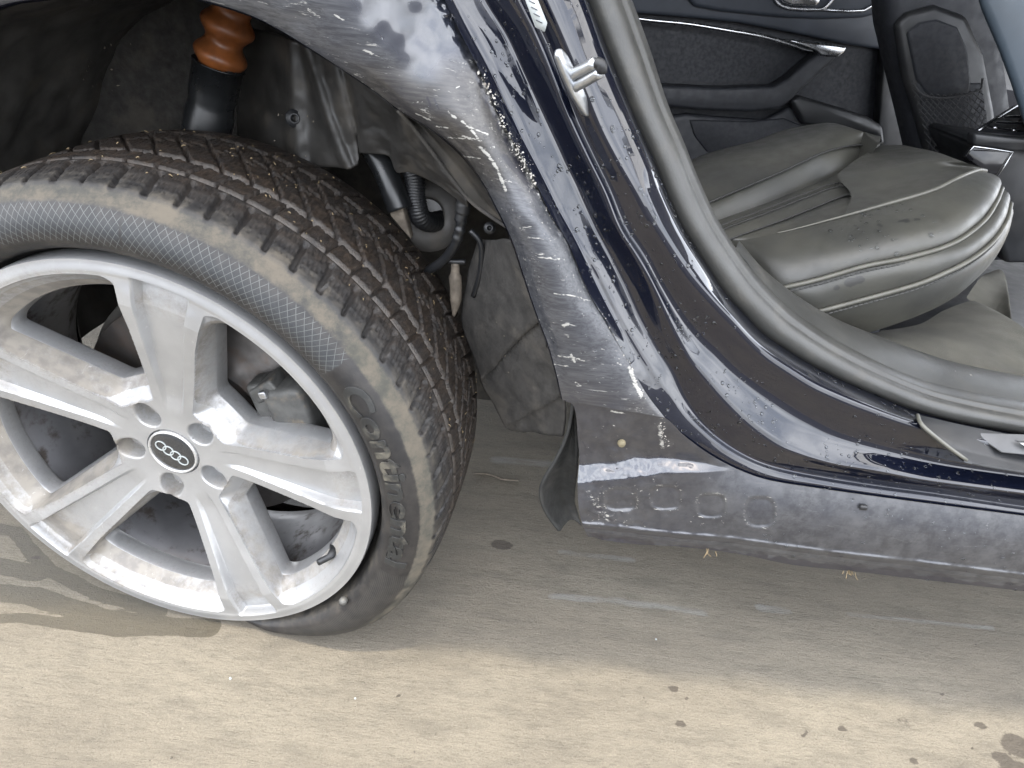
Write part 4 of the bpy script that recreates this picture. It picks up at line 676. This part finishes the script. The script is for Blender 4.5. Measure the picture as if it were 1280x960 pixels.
wspots = [(u, v, .325, r_) for u, v, r_ in ((1050, 305, .005), (1063, 295, .004), (1075, 300, .006), (1095, 293, .005), (1104, 288, .006), (1110, 291, .005), (1126, 273, .006), (1133, 275, .005), (1147, 271, .006), (1118, 292, .005), (1100, 281, .004), (1085, 306, .003), (1056, 312, .004), (1043, 298, .003), (1070, 322, .003), (1090, 316, .002), (1120, 283, .003), (1035, 325, .003), (1102, 300, .002))]
cq = 2*kr[3]+np.array([0, -.012, .012])-.5*(kr[2]+kr[4]); bo = np.array([(1-t)**2*kr[2]+2*t*(1-t)*cq+t*t*kr[4] for t in np.linspace(0, 1, 26)]); bst = sheet('bolster_top', bo, M['leather'], seat, attrs=dict(wet=wetmask(bo.reshape(-1, 3), wspots)))
mdp = np.array(bulge(kr[1], kr[2], .010, 14)); sheet('bolster_band', mdp, M['leather'], seat, attrs=dict(wet=wetmask(mdp.reshape(-1, 3), [(1063, 353, .272, .007), (1074, 350, .272, .006), (1046, 360, .272, .004)])))
sheet('bolster_base', np.array([kr[0]+[0, .08, -.01], kr[0]+[0, .02, -.012]]+bulge(kr[0], kr[1], .012, 14)), M['leather'], seat)
M['piping'] = simple('leather_piping', (0.068, 0.066, 0.054), .45, 0, .15, 40, .2, 500)
for k, nm in ((1, 'piping'), (2, 'piping')): tubeobj(nm, kr[k]+[0, -.004, .002], .0034, M['piping'], seat, 8)
tubeobj('piping', kr[4][35:]+[0, -.001, .002], list(.001+.0022*sm(0, .6, np.linspace(0, 1, n-35))), M['piping'], seat, 8)
M['thread'] = simple('stitch_thread', (0.031, 0.031, 0.029), .7, 0, .2, 90, .1, 300)
def stitches(name, P, step=.0068, ln=.0048, r_=.0014, off=(0, -.002, .002), mat='thread', par=None):
    d = np.r_[0, np.cumsum(np.linalg.norm(np.diff(P, axis=0), axis=1))]; parts = []; s = 0
    while s+ln < d[-1]:
        q = np.array([[np.interp(s+ln*t, d, P[:, i]) for i in range(3)] for t in (0, .5, 1)])+np.array(off); q[1] += np.array([0, -.0006, .0006]); parts.append(tube(q, r_, 5, False)); s += step
    V_, F_ = join(parts); o = raw(name, V_, F_, M[mat], par if par is not None else seat); o['kind'] = 'stuff'; return o
for k in (1, 2): stitches('stitching', kr[k]+[0, -.004, -.007])
# cushion top: tilted plane with pleats
PN, PK = (-.30, 0, 1), .545-.30*.75
def pl_(pts, k, lift=0.): return np.array([atpl(u, v, PN, PK+lift) for u, v in crv([(p[0], p[1]) for p in pts], k)])
m_ = 70
seamC = pl_([(862, 322), (914, 300), (974, 278), (1022, 259), (1056, 246), (1075, 247), (1090, 261)], m_); seamB = pl_([(862, 306), (904, 288), (955, 269), (1011, 247), (1045, 236), (1064, 241), (1082, 253)], m_)
sA2 = pl_([(850, 290), (893, 271), (955, 249), (1011, 227), (1041, 215), (1075, 196), (1101, 181)], m_); sA = np.array([at(u, v, yk+.022*(1-k_)) for (u, v), yk, k_ in zip(crv([(840, 275), (887, 254), (974, 217), (1022, 195), (1052, 186), (1079, 183), (1099, 181)], m_), sA2[:, 1], np.linspace(0, 1, m_)**3)])
sil = pl_([(835, 216), (868, 198), (900, 187), (940, 177), (975, 164), (1000, 158), (1040, 154), (1070, 165), (1098, 180)], m_, .035); k4i = kr[4][np.linspace(8, 70, m_).astype(int)]+[0, .012, -.012]
upv = (0, 0, 1)
rows = bulge(k4i, seamC, .006, 8, dirv=upv); sheet('cushion_side_pleat', np.array(rows), M['leather'], seat, attrs=dict(wet=np.zeros(8*m_)))
sheet('cushion_pleat', np.array(bulge(seamC+[0, 0, -.004], seamB, .010, 10, dirv=upv)), M['leather'], seat); sheet('cushion_pleat', np.array(bulge(seamB+[0, 0, -.006], sA2+[0, 0, -.010], .008, 12, dirv=upv)), M['leather'], seat)
sheet('cushion_pleat', np.array(bulge(sA2+[0, 0, -.012], sA, .006, 12, dirv=upv)), M['leather'], seat); sheet('cushion_centre', np.array(bulge(sA, sil, .014, 14, dirv=upv)+[sil+[0, .05, -.08]]), M['leather'], seat)
stitches('stitching', seamC+[0, -.004, .003]); stitches('stitching', seamB+[0, -.006, .004]); stitches('stitching', seamB+[0, .008, .006]); stitches('stitching', sA+[0, -.006, .003])
for sm_, ow in ((seamC, .003), (seamB, .004), (sA, .004)): tubeobj('seam', crv(sm_[::6]+[0, -.003, ow], 60), .0016, M['thread'], seat, 6)
# front panel of the cushion
fr_ = [kr[4][np.linspace(62, n-1, 50).astype(int)]+[0, .002, -.003], pl_([(1066, 243), (1120, 226), (1180, 212), (1226, 209)], 50, .012), pl_([(1044, 219), (1100, 212), (1160, 200), (1206, 203)], 50, .024), pl_([(1070, 199), (1115, 194), (1150, 190), (1172, 190)], 50, .020), pl_([(1102, 181), (1112, 181), (1122, 181), (1132, 182)], 50, .006)]
G = across(fr_, 6, 2); G = np.concatenate([G, (G[-1:]+[.02, .05, -.08])]); sheet('cushion_front', G, M['leather'], seat)
box('cushion_core', (.78, .86, .40), (.5, .9, .14), M['softblack'], seat, .03)
# upright squab behind, mostly outside the picture
slab('seat_back', [np.array(p) for p in ((.42, .40, .48), (.60, .40, .48), (.36, .40, 1.1), (.22, .40, 1.1))], 1.1, M['leather'], seat, .03, 3)
# ================================================================== cabin
cab = car
ca1 = rail([(960, 445, .262), (1020, 433, .27), (1040, 440, .262), (1090, 462, .262), (1150, 473, .262), (1220, 480, .262), (1360, 498, .262)], 60); cb1 = np.array([atz(u, v, .40) for u, v in crv([(940, 470), (1010, 440), (1090, 416), (1150, 405), (1180, 388), (1215, 376), (1228, 380)], 60)]); cb1 = cb1+[0, 0, 0]
floor_c = np.array([ca1+(cb1-ca1)*t+np.array([0, 0, .018*math.sin(math.pi*t)]) for t in np.linspace(0, 1, 24)]); sheet('floor_carpet', floor_c, M['carpet'], cab)
cc1 = np.array([atz(u, v, .36) for u, v in crv([(1226, 378), (1240, 400), (1256, 425), (1276, 462), (1290, 500)], 30)]); cc0 = np.array([atz(u, v, .38) for u, v in crv([(1208, 372), (1222, 352), (1240, 335), (1252, 338), (1260, 362)], 30)]); cc2 = np.array([atz(u, v, .36) for u, v in crv([(1262, 362), (1260, 400), (1262, 430), (1272, 455), (1285, 480)], 30)])
c3a = crv([cc0[0], cc1[6], cc1[14], cc1[22], cc1[29]], 30); c3b = crv([cc0[2*6], cc0[20], cc0[29], cc2[14], cc2[29]], 30)
sheet('carpet_fold', np.array([c3a+(c3b-c3a)*t+np.array([0, 0, .012*math.sin(math.pi*t)]) for t in np.linspace(0, 1, 10)]), M['carpet'], cab)
box('footwell', (1.55, .75, .22), (.9, 1.0, .02), M['doordark'], cab)
# far door
YD = 1.60
dr = empty('far_door_trim', (0, 0, 0), car)
def far(name, pts, y, dep, mat, bev=.006, n=0, par=None):
    P = crv(pts+[pts[0]], n)[:-1] if n else pts
    return slab(name, [at(u, v, y) for u, v in P], dep, M[mat], par or dr, bev)
far('door_panel', [(700, -120), (1140, -120), (1116, 60), (1112, 120), (1106, 175), (1095, 330), (700, 330)], YD, .06, 'doordark', .004)
far('upper_panel', [(700, -110), (1125, -110), (1117, 20), (1115, 64), (1060, 56), (985, 40), (920, 28), (860, 22), (800, 17), (700, 12)], YD-.035, .034, 'doorgrey', .010)
far('window_ledge', [(700, -110), (1110, -110), (1118, 12), (1080, 22), (1030, 24), (980, 22), (900, 14), (868, 8), (855, -8), (700, -30)], YD-.055, .022, 'doorgrey', .010)
far('armrest_bar', [(760, 104), (830, 107), (900, 110), (968, 108), (985, 98), (1010, 76), (1030, 62), (1052, 66), (1040, 78), (1010, 105), (990, 125), (975, 136), (940, 140), (880, 138), (840, 134), (760, 130)], YD-.075, .07, 'softblack', .010)
tr = crv([(760, 18, 0), (810, 25, 0), (860, 30, 0), (910, 38, 0), (955, 46, 0), (990, 56, 0), (1008, 62, 0), (1023, 65, 0), (1021, 72, 0), (1016, 78, 0)], 60); tubeobj('trim_strip', np.array([at(a[0], a[1], YD-.045) for a in tr]), .0055, M['trim'], dr, 8)
far('grab_cap', [(985, 50), (1010, 52), (1040, 55), (1059, 58), (1056, 66), (1048, 72), (1026, 70), (1020, 64), (1002, 58)], YD-.085, .05, 'trim', .006)
far('door_pocket', [(800, 150), (858, 142), (900, 146), (955, 150), (990, 132), (1060, 150), (1100, 158), (1105, 172), (1090, 300), (800, 300)], YD-.03, .028, 'softblack', .012); far('pocket_lip', [(988, 126), (1000, 120), (1040, 132), (1085, 146), (1104, 158), (1107, 180), (1100, 182), (1092, 170), (1040, 160), (1004, 156)], YD-.075, .05, 'plastic', .010); far('pocket_recess', [(862, 150), (868, 170), (884, 190), (915, 200), (950, 190), (1010, 160), (980, 148), (940, 152)], YD-.036, .01, 'doordark', .004)
hb = crv([(966, -30, 0), (968, -4, 0), (972, 4, 0), (985, 10, 0), (1022, 12, 0), (1030, 10, 0), (1040, 0, 0), (1048, -14, 0), (1060, -30, 0)], 40); tubeobj('handle_bezel', np.array([at(a[0], a[1], YD-.06) for a in hb]), .005, M['trim'], dr, 8); far('door_handle', [(975, -14), (1020, -12), (1027, 1), (1020, 8), (990, 7), (978, 3)], YD-.07, .02, 'trim', .006)
tubeobj('handle_bezel_lower', np.array([at(u, v, YD-.06) for u, v in ((1022, 12), (1060, 14), (1080, 13), (1092, 6), (1100, -8))]), .004, M['trim'], dr, 8)
# B pillar, front seats, console
box('far_pillar', tuple(np.array(at(1132, 110, 1.66))), (.10, .06, 1.0), M['softblack'], car, .02); 
far('far_sill_trim', [(1106, 60), (1135, 60), (1150, 150), (1165, 200), (1165, 260), (1090, 260)], 1.55, .05, 'plastic', .006, par=car)
fs = empty('front_seat', (0, 0, 0), car); YF = 1.05
far('seat_shell', [(1106, -60), (1250, -60), (1260, 60), (1278, 200), (1300, 330), (1180, 330), (1160, 240), (1140, 150), (1128, 100), (1112, 30)], YF+.02, .12, 'softblack', .03, par=fs)
far('back_panel', [(1120, 30), (1135, 16), (1170, 6), (1210, 20), (1232, 70), (1245, 140), (1252, 230), (1170, 240), (1150, 160), (1130, 95)], YF, .03, 'plastic', .012, par=fs)
far('panel_inset', [(1134, 40), (1150, 28), (1172, 24), (1198, 34), (1210, 60), (1215, 100), (1212, 118), (1180, 122), (1160, 120), (1146, 100)], YF-.008, .012, 'doordark', .006, par=fs)
parts = []
def netp(a_, t_): return np.array(at(1140+88*a_+(32-10*a_)*t_, 112-4*a_+(120+4*a_)*t_+8*math.sin(math.pi*a_)*(1-t_), YF-.022-.012*math.sin(math.pi*t_)*math.sin(math.pi*a_)))
for k in range(-11, 23):
    for sg in (1, -1):
        tt_ = [t_ for t_ in np.linspace(0, 1, 26) if 0 <= (k/11+sg*t_*1.05 if sg > 0 else k/11-t_*1.05) <= 1]
        if len(tt_) > 2: parts.append(tube(np.array([netp(k/11+sg*t_*1.05, t_) for t_ in tt_]), .0011, 4, False))
V_, F_ = join(parts); o = raw('net_pocket', V_, F_, M['net'], fs); o['kind'] = 'stuff'
tubeobj('net_hem', np.array([at(u, v, YF-.025) for u, v in crv([(1140, 102), (1150, 116), (1165, 122), (1190, 122), (1215, 116), (1226, 111), (1228, 98)], 30)]), .0022, M['net'], fs, 6)
far('seat_backing', [(1146, 104), (1228, 104), (1250, 235), (1172, 235)], YF-.004, .006, 'doordark', .003, par=fs)
ns_ = empty('near_front_seat', (0, 0, 0), car)
slab('near_seat_side', [at(u, v, .74) for u, v in ((1196, -80), (1288, -80), (1310, 40), (1340, 200), (1280, 166), (1262, 110), (1244, 60), (1222, 10))], .25, M['seatblue'], ns_, .02, 3, (.75, .6, -.25))
con = empty('rear_console', (0, 0, 0), car)
c0 = at(1255, 160, .80)
def cpl(pts, y): return [at(u, v, y) for u, v in pts]
slab('console_body', cpl([(1215, 182), (1222, 174), (1330, 190), (1330, 330), (1258, 330), (1246, 290), (1240, 240), (1228, 205)], .82), .2, M['plastic'], con, .01)
def quad(name, a, mat, d=.008, bev=.003, par=con): return slab(name, [at(*p) for p in a], d, M[mat], par, bev)
quad('vent_top', [(1222, 166, .83), (1272, 134, .93), (1330, 122, .93), (1330, 168, .80), (1278, 170, .79)], 'softblack', .02); tubeobj('vent_trim', np.array([at(1223, 163, .82), at(1248, 147, .87), at(1272, 132, .92)]), .0022, M['trim'], con, 6)
for k in range(3): quad('vent_slat', [(1232+k*10, 158-k*6, .82), (1330, 168-k*14, .80), (1330, 171-k*14, .80), (1236+k*10, 161-k*6, .815)], 'display', .006, .001)
tubeobj('vent_divider', np.array([at(1268, 160, .80), at(1282, 140, .86), at(1290, 128, .9)]), .002, M['plastic'], con, 6)
for u, v in ((1244, 160), (1268, 163)): tubeobj('vent_tab', np.array([at(u-3, v+1, .79), at(u, v-1, .79), at(u+3, v+1, .79)]), .0018, M['trim'], con, 6)
quad('console_lip', [(1218, 166, .80), (1276, 172, .78), (1330, 164, .78), (1330, 184, .78), (1272, 190, .78), (1216, 182, .80)], 'plastic', .03, .006)
quad('screen', [(1216, 184, .795), (1264, 190, .775), (1243, 224, .775), (1206, 196, .795)], 'display', .01, .002); scr_ = [at(u, v, .772) for u, v in ((1207, 195), (1217, 183), (1240, 186), (1266, 190), (1256, 207), (1243, 226))]; tubeobj('screen_frame', np.array(scr_), .0016, M['trim'], con, 6)
# ================================================================== rest of the body, outside the picture: it shades the cabin
rb = np.array([[(x_, y_, z_) for x_, z_ in ((-.9, 1.08), (-.5, 1.22), (0, 1.36), (.6, 1.44), (1.3, 1.45), (2.0, 1.42), (2.6, 1.2))] for y_ in (.22, .26, .6, 1.0, 1.4, 1.74, 1.78)]); rb[1:-1, :, 2] += .04; sheet('roof_panel', rb, M['paint'], car, thick=.02)
slab('far_side', [np.array(p) for p in ((-.9, 1.84, .34), (2.6, 1.84, .34), (2.6, 1.84, .98), (-.9, 1.84, .98))], .03, M['paint'], car, .01); slab('far_glass', [np.array(p) for p in ((-.6, 1.80, .99), (2.5, 1.80, .99), (2.1, 1.76, 1.40), (-.1, 1.76, 1.36))], .006, M['glass'], car, 0)
slab('tail_panel', [np.array(p) for p in ((-.92, .1, .3), (-.92, 1.8, .3), (-.92, 1.8, 1.05), (-.92, .1, 1.05))], .03, M['paint'], car, .01, 2, (-1, 0, 0)); slab('parcel_shelf', [np.array(p) for p in ((-.9, .2, 1.02), (.25, .2, 1.0), (.25, 1.75, 1.0), (-.9, 1.75, 1.02))], .02, M['softblack'], car, .004, 2, (0, 0, -1))

# ================================================================== water drops on paint, seal and leather
def drops(src, count, rmin, rmax, name, sel=None, flatn=.55):
    me = src.data; me.calc_loop_triangles(); n_ = len(me.vertices); co = np.empty(n_*3); me.vertices.foreach_get('co', co); co = co.reshape(-1, 3); tri = np.empty(len(me.loop_triangles)*3, int); me.loop_triangles.foreach_get('vertices', tri); tri = tri.reshape(-1, 3)
    a, b, c = co[tri[:, 0]], co[tri[:, 1]], co[tri[:, 2]]; nr = np.cross(b-a, c-a); ar = np.linalg.norm(nr, axis=1); nr /= ar[:, None]+1e-12; cen = (a+b+c)/3; flip = ((CAMP-cen)*nr).sum(1) < 0; nr[flip] *= -1
    dd = cen-CAMP; zz = dd@FW; pu, pv = 640+F*(dd@RT)/zz, 480-F*(dd@UP)/zz; wt = ar*((pu > -20) & (pu < 1300) & (pv > -20) & (pv < 980)&(zz > 0))
    if sel is not None: wt = wt*sel(pu, pv, nr)
    cl = fbm(cen, 16, 3, 77); wt = wt*sm(.38, .62, cl); wt /= wt.sum(); ix = rng.choice(len(wt), count, p=wt); parts = []
    ring = [(1, 0), (.92, .45), (.6, .85), (0, 1.)]
    for i in ix:
        r1, r2 = rng.random(2); 
        if r1+r2 > 1: r1, r2 = 1-r1, 1-r2
        p = a[i]+(b[i]-a[i])*r1+(c[i]-a[i])*r2; nn = nr[i]; t1 = np.cross(nn, [.3, .2, .9]); t1 /= np.linalg.norm(t1); t2 = np.cross(nn, t1); r_ = rmin+(rmax-rmin)*rng.random()**3; V_ = []
        for q, h in ring[:-1]:
            for k in range(7): w_ = 2*math.pi*k/7; V_.append(p+r_*(q*(math.cos(w_)*t1+math.sin(w_)*t2)*(1 if h else 1.02)+nn*(h*flatn-.05)))
        V_.append(p+nn*r_*flatn); F_ = [list(f) for f in gridf(3, 7, True)]+[[14+k, 14+(k+1) % 7, 21] for k in range(7)]; parts.append((V_, F_))
    V_, F_ = join(parts); o = raw(name, V_, F_, M['water'], src); o['kind'] = 'stuff'; return o
drops(jamb, 1000, .0009, .0028, 'water_drops'); drops(sill, 110, .0008, .003, 'water_drops', lambda u, v, n_: (u > 930)*1.0); drops(bst, 60, .0014, .0042, 'water_drops', lambda u, v, n_: np.exp(-((u-1090)/60)**2)); drops(qp, 40, .0008, .002, 'water_drops')
# ================================================================== straw caught under the sill, grit on the floor
def straws(u, v, y, n_, h, label, spread):
    c = np.array(at(u, v, y)); parts = []
    for k in range(n_):
        a = c+np.array([rng.normal(0, spread), rng.normal(0, .002), 0]); b = a+np.array([rng.normal(0, h*.4), rng.normal(-.002, .003), -h*rng.uniform(.5, 1)]); parts.append(tube(np.array([a, (a+b)/2+rng.normal(0, .001, 3), b]), .0006, 4, False))
    V_, F_ = join(parts); o = raw('straw_tuft', V_, F_, M['straw'], None); tag(o, label, 'straw', 'straw wisps caught under the sill'); return o
straws(889, 687, .046, 4, .014, 'pale straw wisp hanging under the sill near its rear corner', .006); straws(1062, 714, .048, 8, .009, 'short bushy straw tuft caught under the sill further forward', .004)
for u, v, r_, lab in ((820, 799, .0016, 'tiny white grit grain on a dark streak of the shaded floor'), (288, 848, .002, 'pale green glass crumb on the bright floor below the wheel'), (444, 873, .0016, 'small white stone grain on the sunlit floor right of the glass crumb')):
    c = atz(u, v, r_*.5); V_, F_ = lathe([(0, r_), (r_*.8, r_*.7), (r_, 0), (r_*.8, -r_*.5)], 6, lambda q: q+c); o = raw('grit_grain', V_, F_, M['white'], None, False); tag(o, lab, 'grit', 'loose grit on the floor')

# dry plant crumbs in the tread, crumbs on the seal and carpet
tv = tyre.data; nV = len(tv.vertices); co = np.empty(nV*3); tv.vertices.foreach_get('co', co); co = co.reshape(-1, 3); zc_ = (co-CAMP)@FW; pu, pv = 640+F*((co-CAMP)@RT)/zc_, 480-F*((co-CAMP)@UP)/zc_
idx = np.arange(nV).reshape(len(pr), NA)[ns+14:ns+NW-4].ravel(); idx = idx[(pu[idx] > -10) & (pu[idx] < 620) & (pv[idx] < 560) & (co[idx, 2] > .25)]; parts = []
for i in rng.choice(idx, 200):
    c = co[i]; n_ = c-np.array([0, c[1], HH]); n_ /= np.linalg.norm(n_); a = rng.normal(0, 1, 3); a -= n_*(a@n_)*.7; a /= np.linalg.norm(a); l_ = .0008+.0035*rng.random()**3; parts.append(tube(np.array([c+n_*.0004-a*l_, c+n_*.0012, c+n_*.0006+a*l_]), (.0003+.0003*rng.random()), 4, False))
V_, F_ = join(parts); o = raw('tread_debris', V_, F_, M['straw'], wheel, False); o['kind'] = 'stuff'
flakes('cabin_crumbs', [(985, 410, .19), (1060, 440, .19), (1130, 470, .2), (1220, 486, .2)], 9, 46, .0016, 'filler', seal, ups=(0, -.4, 1)); flakes('cabin_crumbs', [(1120, 455, .24), (1180, 462, .26), (1250, 470, .26)], 6, 16, .002, 'filler', seal, ups=(0, -.4, 1))

parts = []
for k in range(230):
    x_, y_ = rng.uniform(-.2, 1.25), -.30+rng.random()**.8*.62; c = np.array([x_, y_, 0]); r_ = .0005+.0016*rng.random()**4; q = [c+r_*np.array([math.cos(a)*rng.uniform(.6, 1.2), math.sin(a)*rng.uniform(.6, 1.2), 0]) for a in (0, 1.3, 2.6, 3.9, 5.2)]
    parts.append((q+[c+[0, 0, r_*rng.uniform(.5, 1)]], [[i, (i+1) % 5, 5] for i in range(5)]))
V_, F_ = join(parts); M['grit'] = simple('floor_grit', (0.095, 0.085, 0.068), .9, 0, .7, 70, .3, 300); o = raw('floor_grit', V_, F_, M['grit'], None, False); o['kind'] = 'stuff'; o['label'] = 'fine loose grit scattered over the concrete floor'; o['category'] = 'grit'

for ob in arch.children:
    if ob.name.startswith('dust_sleeve'): drops(ob, 60, .0008, .0024, 'water_drops')
drops(liner, 90, .0008, .002, 'water_drops', lambda u, v, n_: (v < 330)*1.0)

flakes('dried_mud', [(340, 90, .3), (360, 180, .26), (420, 150, .25), (440, 90, .3), (400, 190, .22)], 26, 70, .0022, 'tan', arch, ups=(0, -1, .2)); flakes('dried_mud', [(120, 30, .4), (100, 80, .38), (60, 60, .38)], 30, 50, .0022, 'tan', arch, ups=(0, -1, .2)); flakes('dried_mud', [(640, 360, .12), (660, 440, .11), (640, 500, .13)], 18, 50, .0014, 'tan', arch, ups=(-.5, -1, .2))
